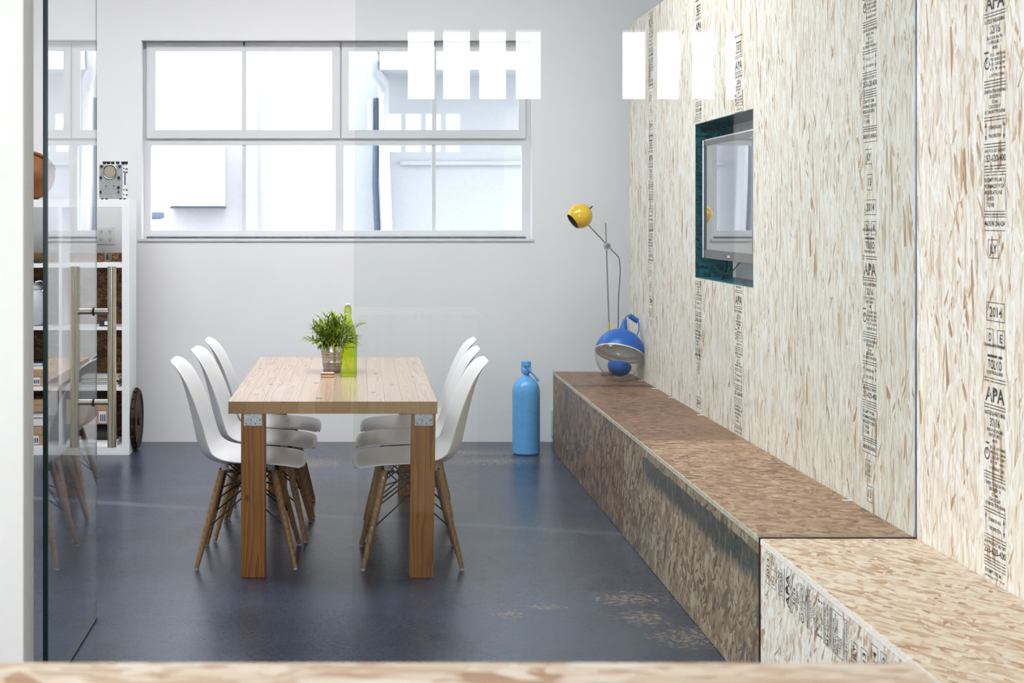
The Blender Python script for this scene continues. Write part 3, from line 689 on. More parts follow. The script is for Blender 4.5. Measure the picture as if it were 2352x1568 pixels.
for x0, x1, lean in ((-0.478, -0.382, 0), (0.2085, 0.3035, -0.016)):
    for y in (TY0 + 0.012 + LW_ / 2, TY1 - 0.012 - LW_ / 2):
        g = leg((x0 + x1) / 2, y, lean)
        s = -1 if y < 7 else 1
        br = obj('bracket', box(-0.0375, 0.0375, s * LW_ / 2 + min(s * 0.003, 0), s * LW_ / 2 + max(s * 0.003, 0), TZ - TT - 0.05, TZ - TT - 0.001, 0.0014, seg=1), M['zinc'], g)
        br.data.materials[0] = M['zinc']
        for dx, dz in ((-0.027, -0.04), (-0.008, -0.026), (0.010, -0.040), (0.028, -0.026)):
            obj('screw', tube([(dx, s * (LW_ / 2 + 0.0025), TZ - TT + dz), (dx, s * (LW_ / 2 + 0.005), TZ - TT + dz)], 0.0035, 10), M['screw'], g)

# ------------------------------------------------------------------ shell chairs
def cr(pts, t):
    # Catmull-Rom on tuples, t in 0..len-1
    i = min(int(t), len(pts) - 2); f = t - i
    a, b, c, d = pts[max(i - 1, 0)], pts[i], pts[i + 1], pts[min(i + 2, len(pts) - 1)]
    return tuple(0.5 * (2 * b[k] + (c[k] - a[k]) * f + (2 * a[k] - 5 * b[k] + 4 * c[k] - d[k]) * f * f + (3 * b[k] - a[k] - 3 * c[k] + d[k]) * f ** 3) for k in range(len(b)))
# x forward, z up, half width, edge lift along the normal, exponent-like sideways roll
PROF = [(0.232, 0.398, 0.125, -0.002), (0.238, 0.415, 0.168, -0.010), (0.226, 0.434, 0.197, -0.020), (0.184, 0.444, 0.214, -0.018), (0.112, 0.441, 0.226, -0.004),
        (0.030, 0.431, 0.232, 0.012), (-0.060, 0.420, 0.235, 0.030), (-0.128, 0.421, 0.235, 0.046), (-0.182, 0.444, 0.233, 0.058), (-0.213, 0.495, 0.229, 0.062),
        (-0.230, 0.560, 0.223, 0.060), (-0.245, 0.630, 0.217, 0.052), (-0.262, 0.700, 0.209, 0.042), (-0.281, 0.765, 0.197, 0.030), (-0.302, 0.812, 0.174, 0.018), (-0.321, 0.838, 0.135, 0.008), (-0.332, 0.847, 0.078, 0.003)]
def shell_bm(nu=20, nv=44):
    bm = bmesh.new(); grid = []
    for j in range(nv + 1):
        t = j / nv * (len(PROF) - 1)
        x, z, w_, e = cr(PROF, t); x2, z2, _, _ = cr(PROF, min(t + 0.05, len(PROF) - 1)); x1, z1, _, _ = cr(PROF, max(t - 0.05, 0))
        tx, tz = x2 - x1, z2 - z1; l = math.hypot(tx, tz) or 1; nx, nz = tz / l, -tx / l          # normal towards the sitter
        if nz < 0 and j < nv * 0.4: pass
        row = []
        for i in range(nu + 1):
            u = -1 + 2 * i / nu; a = abs(u)
            lift = e * (a ** 2.6)
            fl = 0.012 * max(0, (a - 0.82) / 0.18) ** 1.5                                       # outward rolled rim
            y = u * w_ + math.copysign(fl * 0.6, u) if a > 0.82 else u * w_
            row.append(bm.verts.new((x + nx * (lift - fl * 0.2), y, z + nz * (lift - fl * 0.2))))
        grid.append(row)
    for j in range(nv):
        for i in range(nu): bm.faces.new((grid[j][i], grid[j][i + 1], grid[j + 1][i + 1], grid[j + 1][i]))
    return bm
def make_chair():
    t = thing('shell_chair', 'x', 'chair', group='white shell chairs around the dining table')
    sh = obj('shell', shell_bm(), M['shell'], t, smooth=80)
    md = sh.modifiers.new('thick', 'SOLIDIFY'); md.thickness = 0.007; md.offset = -1
    md = sh.modifiers.new('sub', 'SUBSURF'); md.levels = 1; md.render_levels = 1
    top, foot = {}, {}
    for sx in (-1, 1):
        for sy in (-1, 1):
            top[sx, sy] = Vector((sx * 0.108 - 0.005, sy * 0.112, 0.388)); foot[sx, sy] = Vector((sx * 0.203 - 0.005, sy * 0.225, 0.006))
            A, B = foot[sx, sy], top[sx, sy]; L_ = lambda f: A.lerp(B, f)
            d = (B - A)
            lg = obj('leg', tube([L_(0), L_(0.25), L_(0.55), L_(0.85), L_(1.0)], [0.0095, 0.0125, 0.0152, 0.0145, 0.0125], 14), M['leg_wood'], t, 40)
            obj('glide', tube([A - Vector((0, 0, 0.006)), A + Vector((0, 0, 0.001))], 0.009, 12), M['glide'], lg, 40)
            out = Vector((sx * 0.15, -1 * 1.0 if sy < 0 else 1.0, 0.1)).normalized()
            for f in (0.42, 0.93):
                c = L_(f) + out * 0.0135
                obj('screw', tube([c, c + out * 0.003], 0.0045, 10), M['screw'], lg, 40)
    def rod(a, b, r=0.0032): obj('brace', tube([a, b], r, 8), M['black_metal'], t, 50)
    ks = [(1, 1), (1, -1), (-1, -1), (-1, 1)]
    for i in range(4):
        p, q = ks[i], ks[(i + 1) % 4]
        ins = lambda v, k: Vector((v.x * (1 - k), v.y * (1 - k), v.z))
        lo_p = ins(foot[p].lerp(top[p], 0.42), 0.06); lo_q = ins(foot[q].lerp(top[q], 0.42), 0.06)
        hi_p = ins(foot[p].lerp(top[p], 0.98), 0.1); hi_q = ins(foot[q].lerp(top[q], 0.98), 0.1)
        rod(lo_p, hi_q); rod(lo_q, hi_p); rod(hi_p, hi_q, 0.004)
        md_p = ins(foot[p].lerp(top[p], 0.70), 0.08); op = ks[(i + 2) % 4]
        rod(md_p, ins(foot[op].lerp(top[op], 0.995), 0.25))
    for s in ks:
        c = top[s]
        obj('leg_bracket', box(c.x - 0.012, c.x + 0.012, c.y - 0.004 - s[1] * 0.016, c.y + 0.004 - s[1] * 0.016, c.z - 0.035, c.z + 0.008, 0.001, seg=1), M['black_metal'], t)
        obj('shock_mount', tube([(c.x * 0.9, c.y * 0.85, c.z), (c.x * 0.9, c.y * 0.85, 0.418)], 0.016, 14), M['glide'], t, 40)
    return t
proto = make_chair()
CH = [(-0.466, 6.31, 0, 'white shell chair on the bookshelf side of the table, at the glass door end'),
      (-0.436, 6.82, 0, 'white shell chair on the bookshelf side of the table, between two others'),
      (-0.429, 7.33, 0, 'white shell chair on the bookshelf side of the table, at the window end'),
      (0.207, 6.30, PI, 'white shell chair on the bench side of the table, at the glass door end'),
      (0.217, 6.83, PI, 'white shell chair on the bench side of the table, between two others'),
      (0.239, 7.33, PI, 'white shell chair on the bench side of the table, at the window end')]
for i, (x, y, rz, lab) in enumerate(CH):
    c = proto if i == 0 else copy_tree(proto)
    c.location = (x, y, 0); c.rotation_euler = (0, 0, rz + math.radians((0.5, -1, 1.5, 1, -1.2, -2.0)[i])); c['label'] = lab

# ------------------------------------------------------------------ things on the table
def square_ring(r, n, z, rc):
    # rounded square outline of half width r and corner radius rc
    o = []; m = n // 4
    for q in range(4):
        cx, cy = ((1, 1), (-1, 1), (-1, -1), (1, -1))[q]
        for i in range(m):
            a = q * PI / 2 + (i / (m - 1)) * PI / 2
            o.append(Vector((cx * (r - rc) + rc * math.cos(a), cy * (r - rc) + rc * math.sin(a), z)))
    return o
def loft(rings, bm=None, cap0=True, cap1=True):
    bm = bm or bmesh.new(); R = [[bm.verts.new(v) for v in r] for r in rings]; n = len(R[0])
    for a, b in zip(R, R[1:]):
        for i in range(n): bm.faces.new((a[i], a[(i + 1) % n], b[(i + 1) % n], b[i]))
    if cap0: bm.faces.new(R[0][::-1])
    if cap1: bm.faces.new(R[-1])
    return bm
def glassmat(name, col, ior=1.45, rough=0.02):
    t = NT(name); b = t.bsdf(col, rough, Transmission_Weight=1.0, IOR=ior)
    return t.done(b)
# green glass: tinted walls that let light straight through, with a glossy skin
def tinted(name, col, ior=1.5, gl=1.0):
    t = NT(name); fr = sheet_fresnel(t, ior)
    tr = t.n('BsdfTransparent'); tr.inputs[0].default_value = (*col, 1)
    g = t.n('BsdfGlossy'); g.inputs['Roughness'].default_value = 0.03
    mx = t.n('MixShader'); t.l(t.math('MULTIPLY', fr, gl), mx.inputs[0]); t.l(tr.outputs[0], mx.inputs[1]); t.l(g.outputs[0], mx.inputs[2])
    return t.done(mx.outputs[0])
BT = P(799, 865, 6.87); BT.z = TZ
bot = thing('glass_bottle', 'green square glass swing-top bottle half full on the table', 'bottle', (BT.x, 6.87, TZ + 0.0005), 0.12)
prof = [(0.036, 0.000, 0.010), (0.0395, 0.004, 0.012), (0.040, 0.03, 0.013), (0.040, 0.165, 0.013), (0.039, 0.185, 0.017), (0.035, 0.207, 0.021), (0.028, 0.230, 0.022), (0.0215, 0.252, 0.0205), (0.0170, 0.272, 0.0165), (0.0152, 0.288, 0.0150), (0.0175, 0.294, 0.0173), (0.0178, 0.312, 0.0176), (0.0150, 0.320, 0.0148), (0.0145, 0.325, 0.0143)]
obj('bottle_body', loft([square_ring(r, 32, z, rc) for r, z, rc in prof]), tinted('green_glass', (0.76, 0.88, 0.24), 1.5, 1.7), bot, 60)
lp = [(0.034, 0.006, 0.009), (0.0370, 0.012, 0.011), (0.0370, 0.133, 0.011)]
obj('drink', loft([square_ring(r, 32, z, rc) for r, z, rc in lp]), tinted('lime_liquid', (0.975, 0.975, 0.58), 1.15), bot, 60)
obj('stopper', lathe([(0, 0.320), (0.012, 0.3205), (0.0135, 0.326), (0.0135, 0.333), (0.010, 0.337), (0, 0.337)], 18), plain('stopper_porcelain', (0.62, 0.56, 0.50), 0.4), bot, 40)
bm = tube([(0, -0.006, 0.334), (0, -0.0195, 0.322), (0.0, -0.0200, 0.300), (0.004, -0.0195, 0.292), (-0.004, -0.019, 0.285), (0, -0.018, 0.281)], 0.0011, 6)
tube([(0.0195 * math.cos(a), 0.0195 * math.sin(a), 0.290) for a in [i * PI / 10 for i in range(21)]], 0.0010, 6, bm)
obj('wire_bail', bm, M['chrome'], bot, 60)

PT = P(760, 857, 7.02)
plant = thing('potted_plant', 'bushy narrow-leaved plant in a ribbed galvanised pot on the table', 'plant', (PT.x + 0.006, 7.05, TZ + 0.0005))
pr = [(0, 0), (0.040, 0), (0.0415, 0.004)]
for i in range(7):
    z = 0.022 + i * 0.0125; r0 = 0.0415 + z * 0.115
    pr += [(r0, z - 0.004), (r0 + 0.0016, z), (r0, z + 0.004)] if i in (1, 2, 4, 5, 6) else [(r0, z)]
pr += [(0.0545, 0.122), (0.0565, 0.124), (0.0565, 0.1265), (0.0535, 0.127), (0.0525, 0.110), (0, 0.110)]
obj('pot', lathe(pr, 40), plain('galvanised_pot', (0.50, 0.47, 0.45), 0.2, 1.0, var=0.15, scale=50), plant, 35)
obj('soil', lathe([(0, 0.1105), (0.0525, 0.1105), (0.05, 0.116), (0, 0.12)], 24), plain('dark_soil', (0.02, 0.015, 0.01), 0.95, bump=0.8, scale=200), plant)
def foliage():
    lf, st = bmesh.new(), bmesh.new()
    def leaf(base, d, L_, wd, up):
        d = d.normalized(); side = d.cross(up); side = side.normalized() if side.length > 1e-3 else d.orthogonal().normalized(); nrm = side.cross(d)
        prev = None
        for f, wf, drop in ((0, 0.25, 0), (0.3, 1.0, 0.02), (0.65, 0.75, -0.02), (1.0, 0.03, -0.14)):
            c = base + d * (L_ * f) + nrm * (drop * L_)
            row = (lf.verts.new(c - side * wd * wf + nrm * wd * wf * 0.5), lf.verts.new(c), lf.verts.new(c + side * wd * wf + nrm * wd * wf * 0.5))
            if prev:
                for k in range(2): lf.faces.new((prev[k], prev[k + 1], row[k + 1], row[k]))
            prev = row
    for i in range(105):
        az = rnd.uniform(0, 2 * PI); tilt = rnd.uniform(0.05, 1.5); ln = rnd.uniform(0.085, 0.155) * (1.0 if tilt < 1.0 else 0.85)
        b0 = Vector((rnd.gauss(0, 0.018), rnd.gauss(0, 0.018), 0.112))
        d0 = Vector((math.sin(tilt * 0.55) * math.cos(az), math.sin(tilt * 0.55) * math.sin(az), math.cos(tilt * 0.55)))
        d1 = Vector((math.sin(tilt * 1.35) * math.cos(az), math.sin(tilt * 1.35) * math.sin(az), math.cos(tilt * 1.35)))
        pts = []; p = b0.copy()
        for s in range(8):
            pts.append(p.copy()); p = p + (d0.lerp(d1, s / 7)).normalized() * ln / 7
        tube(pts, [0.0011 - 0.0008 * s / 7 for s in range(8)], 4, st)
        for s in range(2, 8):
            for _ in range(2 if s < 7 else 3):
                tdir = (pts[min(s + 1, 7)] - pts[s - 1]).normalized(); sd = Vector((rnd.uniform(-1, 1), rnd.uniform(-1, 1), rnd.uniform(-0.6, 0.7)))
                leaf(pts[s], tdir * 0.9 + sd * 0.75, rnd.uniform(0.030, 0.055), rnd.uniform(0.0030, 0.0050), Vector((0, 0, 1)))
    return lf, st
lf, st = foliage()
t_ = NT('leaf_green'); n_ = t_.noise(t_.coords(), 45, 2); b_ = t_.bsdf(t_.ramp(n_, [(0.34, (0.045, 0.09, 0.010)), (0.5, (0.20, 0.30, 0.025)), (0.66, (0.45, 0.52, 0.07))]), 0.4, Transmission_Weight=0.0)
LEAF = t_.done(b_)
o = obj('foliage', lf, LEAF, plant); o['kind'] = 'stuff'
o = obj('stems', st, plain('stem_green', (0.12, 0.16, 0.03), 0.6), plant); o['kind'] = 'stuff'

TN = P(752, 864, 6.82)
tin = thing('small_tin', 'small gold tin with a red rim and silver lid on the table', 'tin', (TN.x, 6.83, TZ + 0.0005), 0.05)
obj('tin_body', box(-0.031, 0.031, -0.022, 0.022, 0, 0.014, 0.003), plain('tin_gold', (0.55, 0.42, 0.22), 0.35, 0.6), tin)
obj('rim_band', box(-0.032, 0.032, -0.023, 0.023, 0.0135, 0.018, 0.0015), plain('tin_red', (0.55, 0.01, 0.015), 0.35), tin)
obj('lid', box(-0.0305, 0.0305, -0.0215, 0.0215, 0.0178, 0.0215, 0.0016), plain('tin_silver', (0.75, 0.74, 0.74), 0.3, 0.4), tin)

# ------------------------------------------------------------------ blue gas cylinder
BL = plain('pale_blue_enamel', (0.14, 0.42, 0.80), 0.25, var=0.06, scale=40)
cyl = thing('gas_cylinder', 'pale blue painted gas cylinder standing on the floor by the bench', 'cylinder', (1.016, 9.06, 0.0))
R_ = 0.0845
obj('cylinder_body', lathe([(0, 0.001), (R_ - 0.006, 0.001), (R_, 0.008), (R_, 0.36), (R_ - 0.001, 0.39), (R_ - 0.008, 0.418), (R_ - 0.022, 0.443), (R_ - 0.042, 0.462), (0.026, 0.474), (0.0185, 0.480), (0.0185, 0.492), (0, 0.492)], 48), BL, cyl, 40)
obj('valve_body', box(-0.029, 0.031, -0.020, 0.020, 0.492, 0.533, 0.006), BL, cyl, 40)
obj('valve_port', tube([(-0.002, -0.018, 0.505), (-0.002, -0.036, 0.503)], 0.012, 16), BL, cyl, 40)
bm = bmesh.new(); n = 44; rings = []
for z, rr in ((0.533, 0.027), (0.536, 0.0295), (0.563, 0.0295), (0.566, 0.027)):
    rings.append([Vector(((rr - (0.0022 if i % 4 < 2 else 0)) * math.cos(2 * PI * i / n), (rr - (0.0022 if i % 4 < 2 else 0)) * math.sin(2 * PI * i / n), z)) for i in range(n)])
loft(rings, bm); obj('hand_wheel', bm, BL, cyl, 25)
bm = tube([(0.0, -0.026, 0.530), (0.022, -0.030, 0.508), (0.060, -0.030, 0.462)], [0.0045, 0.005, 0.0045], 10); tube([(0.058, -0.030, 0.464), (0.074, -0.030, 0.446)], 0.0075, 12, bm)
tube([(0.022, -0.030, 0.507), (0.040, -0.024, 0.492), (0.066, -0.028, 0.462)], 0.0022, 8, bm)
obj('lever', bm, BL, cyl, 40)

# ------------------------------------------------------------------ yellow lamp on the bench
LY = 8.95
lamp = thing('yellow_lamp', 'tall thin chrome lamp with a yellow ball shade on the bench', 'lamp', (P(1397, 700, LY).x, LY, HB + 0.0005))
def LL(px, py, dy=0.0): return P(px, py, LY + dy) - lamp.location
obj('base', lathe([(0, 0), (0.045, 0), (0.045, 0.008), (0.040, 0.014), (0.012, 0.018), (0, 0.018)], 36), plain('lamp_base_brown', (0.10, 0.07, 0.05), 0.35), lamp, 40)
b0 = LL(1399.5, 760); obj('stem_sleeve', tube([(b0.x, 0, 0.016), LL(1398.5, 738)], 0.006, 12), plain('lamp_yellow_sleeve', (0.72, 0.46, 0.03), 0.3), lamp, 40)
obj('pole', tube([LL(1398.5, 738), LL(1391, 512)], 0.0044, 12), plain('grey_steel_pole', (0.30, 0.29, 0.29), 0.35, 0.7), lamp, 40)
J = LL(1394, 565)
obj('clamp', tube([J + Vector((-0.002, -0.028, 0)), J + Vector((0, 0.02, 0))], 0.0225, 28), M['chrome'], lamp, 40)
obj('clamp_knob', tube([J + Vector((0, -0.036, 0)), J + Vector((0, -0.027, 0))], 0.013, 24), plain('knob_grey', (0.2, 0.19, 0.17), 0.4, 0.6), lamp, 40)
ARM0, ARM1 = LL(1352, 517, -0.02), LL(1421, 590, -0.02)
obj('arm', tube([ARM0, ARM1], 0.0045, 12), M['steel'], lamp, 40)
obj('cord', tube(bez([ARM1, LL(1423, 600, -0.02), LL(1424.5, 625, -0.01), LL(1421, 680), LL(1420, 740), LL(1417, 800, 0.01), LL(1412, 850, 0.03), Vector((LL(1404, 850).x, 0.06, 0.005))], 6), 0.0024, 8), M['rubber'], lamp, 60)
SC = LL(1332, 496, -0.03); rs = 0.0755
ax = Vector((-0.80, -0.18, -0.57)).normalized()               # opening looks down to the left
rot = ax.to_track_quat('-Z', 'Y').to_matrix().to_4x4()
def ball(r, a0, a1, n=18): return [(r * math.sin(a0 + (a1 - a0) * i / n), r * math.cos(a0 + (a1 - a0) * i / n)) for i in range(n + 1)]
po = ball(rs, 0, math.radians(138)); pi_ = ball(rs - 0.0025, math.radians(138), 0)
YB = plain('lamp_yellow_ball', (0.78, 0.47, 0.015), 0.16, var=0.03, Coat_Weight=0.5)
sh = obj('shade', lathe(po, 40, mat=Matrix.Translation(SC) @ rot, closed=False), YB, lamp, 60)
obj('shade_lining', lathe(pi_, 40, mat=Matrix.Translation(SC) @ rot, closed=False), plain('shade_inside', (0.10, 0.10, 0.07), 0.5), sh, 60)
obj('switch', tube([SC + Vector((0.058, -0.01, 0.045)), SC + Vector((0.075, -0.01, 0.060))], [0.006, 0.003], 10), M['rubber'], lamp, 40)

# ------------------------------------------------------------------ blue ball lamp with clear lower half
BY, br = 8.70, 0.1455
bc = Vector(((1423 - CX) * BY / F_PX, BY, HB + 0.156))
bl = thing('ball_lamp', 'royal blue dome lamp with a clear lower globe leaning on the board wall', 'lamp', (bc.x, BY, HB))
C0 = bc - bl.location
RB_ = plain('royal_blue_plastic', (0.006, 0.105, 0.44), 0.35, var=0.05)
tl = Matrix.Translation(C0) @ Matrix.Rotation(math.radians(13), 4, 'Y') @ Matrix.Rotation(math.radians(8), 4, 'X')
tl = Matrix.Translation(C0) @ Matrix.Rotation(math.radians(14), 4, 'Y') @ Matrix.Rotation(math.radians(-24), 4, 'X')
obj('dome', lathe(ball(br, math.radians(5), math.radians(90), 20), 48, mat=tl, closed=False), RB_, bl, 60)
obj('reflector', lathe([(br - 0.004, -0.001), (br - 0.006, 0.012), (0.105, 0.020), (0.098, 0.05), (0.07, 0.085), (0.03, 0.10), (0, 0.102)], 48, mat=tl, closed=False), plain('reflector_white', (0.88, 0.86, 0.83), 0.45, var=0.06), bl, 60)
obj('rim', lathe([(br - 0.012, 0.0), (br + 0.001, 0.002), (br + 0.001, -0.004), (br - 0.012, -0.004), (br - 0.012, 0.0)], 48, mat=tl, closed=False), plain('rim_clear', (0.78, 0.74, 0.70), 0.25), bl, 60)
obj('globe', lathe([(r * 0.995, z * 1.04) for r, z in ball(br, math.radians(91), PI, 20)], 48, mat=tl, closed=False), tinted('clear_acrylic', (0.95, 0.94, 0.92), 1.45, 1.3), bl, 60)
obj('inner_bowl', lathe([(0.0, -0.138), (0.03, -0.134), (0.055, -0.118), (0.068, -0.095), (0.07, -0.075), (0.066, -0.075), (0, -0.08)], 36, mat=tl @ Matrix.Translation((0.012, 0, 0.004))), RB_, bl, 50)
obj('neck', lathe([(0.024, br - 0.006), (0.0235, br + 0.014), (0.019, br + 0.030), (0.0145, br + 0.050), (0.012, br + 0.070), (0.0, br + 0.071)], 24, mat=tl), RB_, bl, 40)
nt = (tl @ Vector((0, 0, br + 0.068)))
hc = Vector((P(1455, 731, BY).x, BY, P(1455, 731, BY).z)) - bl.location
hd = Vector((0.72, 0, -0.50)).normalized()
obj('handle_grip', tube([hc - hd * 0.028, hc + hd * 0.030], 0.0155, 16), RB_, bl, 40)
e_ = P(1466, 765, BY) - bl.location
cp = bez([nt, nt + Vector((0.006, 0, 0.014)), hc - hd * 0.03, hc + hd * 0.03, hc + hd * 0.034 + Vector((0.004, 0, -0.02)), e_ + Vector((0.002, 0, 0.012)), e_ + Vector((-0.010, 0, -0.012))], 5)
obj('cord_loop', tube(cp, 0.0034, 8), RB_, bl, 60)

# ------------------------------------------------------------------ television in the niche
TVX, TVY0, TVY1, TVZ0, TVZ1 = WX + 0.030, 6.33, 7.272, 1.247, 1.824
tv = thing('television', 'black flat screen television set in the niche of the board wall', 'television', (TVX, (TVY0 + TVY1) / 2, NZ0))
def tvb(x0, x1, y0, y1, z0, z1, bev=0.0): return box(x0, x1, y0 - tv.location.y, y1 - tv.location.y, z0 - NZ0, z1 - NZ0, bev)
BZ = plain('television_bezel', (0.05, 0.046, 0.05), 0.22, var=0.05)
obj('case', tvb(0.004, 0.06, TVY0, TVY1, TVZ0, TVZ1, 0.006), BZ, tv)
bm = bmesh.new()
for a in ((TVY0, TVY1, TVZ1 - 0.03, TVZ1), (TVY0, TVY1, TVZ0, TVZ0 + 0.042), (TVY0, TVY0 + 0.03, TVZ0 + 0.042, TVZ1 - 0.03), (TVY1 - 0.03, TVY1, TVZ0 + 0.042, TVZ1 - 0.03)):
    merge(bm, tvb(-0.006, 0.006, a[0], a[1], a[2], a[3], 0.0015))
obj('bezel', bm, BZ, tv)
obj('trim_strip', tvb(-0.009, -0.004, TVY1 - 0.004, TVY1 + 0.002, TVZ0, TVZ1), M['chrome'], tv)
obj('top_strip', tvb(-0.008, 0.0, TVY0, TVY1 - 0.05, TVZ1 - 0.006, TVZ1 + 0.001), M['chrome'], tv)
t_ = NT('dark_screen'); SCR = t_.done(t_.bsdf((0.09, 0.085, 0.09), 0.03, spec=0.9, Coat_Weight=1.0, Coat_Roughness=0.0, Coat_IOR=1.9))
obj('screen', tvb(-0.002, 0.002, TVY0 + 0.03, TVY1 - 0.03, TVZ0 + 0.042, TVZ1 - 0.03), SCR, tv)
obj('maker_mark', tvb(-0.0068, -0.0055, 6.745, 6.785, TVZ0 + 0.014, TVZ0 + 0.024), plain('pale_logo', (0.6, 0.6, 0.6), 0.4), tv)
ca = Vector((0.03, 6.93 - tv.location.y, TVZ0 - NZ0 + 0.01))
bm = tube(bez([ca, ca + Vector((0.0, 0.02, -0.05)), Vector((0.02, ca.y + 0.06, 0.004))], 8), 0.004, 8)
tube(bez([Vector((0.02, ca.y + 0.055, 0.012)), Vector((0.01, ca.y - 0.02, 0.035)), Vector((0.005, ca.y - 0.16, 0.045)), Vector((0.02, ca.y - 0.28, 0.10))], 8), 0.003, 8, bm)
obj('cable', bm, M['rubber'], tv, 60)
for yy in (6.5, 7.1): obj('wall_mount', tvb(0.05, ND - 0.032, yy, yy + 0.04, 1.40, 1.70), M['black_metal'], tv)

# ------------------------------------------------------------------ white shelf with its contents
SY0, SY1 = 8.996, 9.27
sk = SY0 / F_PX
sxr = (297 - CX) * sk; szt = CAM_Z - (458 - CY) * sk
cellw = (280 - 142) * sk; divw = 7 * sk; side = 17 * sk
NC = 4; SXL = sxr - 2 * side - NC * cellw - (NC - 1) * divw
SH_ = thing('cube_bookshelf', 'white cube bookshelf against the wall beside the window', 'bookshelf', ((SXL + sxr) / 2, (SY0 + SY1) / 2, 0))
SH_.location = (0, 0, 0)
def sz(p): return CAM_Z - (p - CY) * sk
obj('top_board', box(SXL, sxr, SY0, SY1, sz(476), szt, 0.001), M['shelf'], SH_)
obj('base_board', box(SXL, sxr, SY0, SY1, 0.0, sz(1025), 0.001), M['shelf'], SH_)
for x in (SXL, sxr - side): obj('side_board', box(x, x + side, SY0, SY1, sz(1025), sz(476)), M['shelf'], SH_)
shelves = [(605, 614.5), (751, 758), (889, 897)]
for a, b in shelves: obj('shelf_board', box(SXL + side, sxr - side, SY0 + 0.002, SY1, sz(b), sz(a)), M['shelf'], SH_)
cellx = []
for i in range(NC):
    x1 = sxr - side - i * (cellw + divw); cellx.append((x1 - cellw, x1))
    if i: 
        rows = [476] + [q for s in shelves for q in s] + [1025]
        for a, b in zip(rows[::2], rows[1::2]): obj('divider', box(x1, x1 + divw, SY0 + 0.003, SY1, sz(b), sz(a)), M['shelf'], SH_)
BROWN = strand_board('brown_backing_board', 'XZ', [(0.0, (0.05, 0.02, 0.006)), (0.3, (0.13, 0.06, 0.018)), (0.7, (0.22, 0.11, 0.035)), (1.0, (0.32, 0.17, 0.06))], 0.3, 1.4, L=0.06, W=0.014, seed=21)
for i in range(2):
    for a, b in ((614.5, 751), (758, 889), (897, 1025)):
        obj('back_board', box(cellx[i][0], cellx[i][1], SY1 - 0.012, SY1 - 0.002, sz(b), sz(a)), BROWN, SH_)
    obj('back_strip', box(cellx[i][0], cellx[i][1], SY1 - 0.02, SY1 - 0.002, sz(605), sz(583)), BROWN, SH_)
r1, r2, r3, r4 = sz(605) + 0.0004, sz(751) + 0.0004, sz(889) + 0.0004, sz(1025) + 0.0004
def sxp(p, y=SY0 + 0.05): return (p - CX) * y / F_PX
# shot glass
g = thing('shot_glass', 'small faceted shot glass on the upper shelf', 'glass', (sxp(246), SY0 + 0.08, r1 + 0.004))
obj('glass_body', lathe([(0, 0), (0.017, 0), (0.018, 0.004), (0.027, 0.060), (0.0245, 0.060), (0.0165, 0.012), (0, 0.010)], 10), tinted('clear_glass', (0.90, 0.92, 0.93), 1.5, 1.6), g)
obj('emblem', box(-0.007, 0.007, -0.0235, -0.0225, 0.018, 0.042, 0.0003), plain('emblem_black', (0.02, 0.02, 0.025), 0.5), g)
PAPER = plain('paper', (0.75, 0.74, 0.72), 0.7)
tag(obj('paper_sheet', box(sxp(229), sxp(278), SY0 + 0.03, SY0 + 0.22, r1, r1 + 0.0035), PAPER), 'loose white papers lying under the shot glass', 'paper')
o = obj('dark_pebble', lathe([(0, 0), (0.03, 0.002), (0.04, 0.014), (0.03, 0.026), (0, 0.03)], 16), plain('dark_stone', (0.02, 0.015, 0.015), 0.6, bump=0.5), loc=(sxp(84), SY0 + 0.08, r1), smooth=60)
tag(o, 'dark flat stone on the upper shelf', 'stone')
# grey lidded jar
j = thing('swing_top_jar', 'pale grey enamel jar with metal clamp on the second shelf', 'jar', (sxp(62), SY0 + 0.13, r2))
obj('jar_body', lathe([(0, 0), (0.07, 0), (0.10, 0.03), (0.112, 0.10), (0.108, 0.16), (0.095, 0.205), (0.08, 0.225), (0, 0.225)], 36), plain('grey_enamel', (0.50, 0.53, 0.55), 0.35, var=0.08), j, 50)
obj('jar_lid', lathe([(0, 0.225), (0.085, 0.225), (0.085, 0.24), (0.06, 0.262), (0.02, 0.27), (0, 0.27)], 36), plain('grey_lid', (0.42, 0.45, 0.47), 0.35), j, 50)
obj('clamp', tube(bez([(0.05, -0.075, 0.27), (0.085, -0.06, 0.275), (0.10, -0.05, 0.235), (0.09, -0.06, 0.215)], 6), 0.005, 8), M['chrome'], j, 50)
# small device
d = thing('small_device', 'small dark box with a white label on the second shelf', 'box', (sxp(243), SY0 + 0.07, r2))
obj('device_body', box(-0.038, 0.038, -0.03, 0.03, 0, 0.045, 0.004), plain('dark_plastic', (0.03, 0.028, 0.035), 0.4), d)
obj('sticker', box(-0.006, 0.022, -0.0312, -0.0302, 0.010, 0.032), PAPER, d)
def boxed(name, label, x0, x1, z0, h, col, lab=True, y=SY0 + 0.03, dep=0.22):
    t = thing(name, label, 'box', ((x0 + x1) / 2, y + dep / 2, z0)); w2 = (x1 - x0) / 2
    obj('carton', box(-w2, w2, -dep / 2, dep / 2, 0, h, 0.002), plain('kraft_card', col, 0.8, var=0.06), t)
    obj('lid_seam', box(-w2 - 0.0005, w2 + 0.0005, -dep / 2 - 0.0008, dep / 2, h * 0.55, h * 0.55 + 0.0025), plain('card_seam', tuple(c * 0.5 for c in col), 0.8), t)
    if lab:
        lb = obj('label_sheet', box(w2 - 0.066, w2 - 0.022, -dep / 2 - 0.0015, -dep / 2 - 0.0005, 0.010, h * 0.55 - 0.002), PAPER, t)
        for k in range(3): obj('label_print', box(w2 - 0.058 + k * 0.012, w2 - 0.050 + k * 0.012, -dep / 2 - 0.002, -dep / 2 - 0.0012, 0.018, h * 0.4), plain('label_ink', (0.04, 0.06, 0.15), 0.6), lb)
    return t
KR = (0.42, 0.27, 0.16)
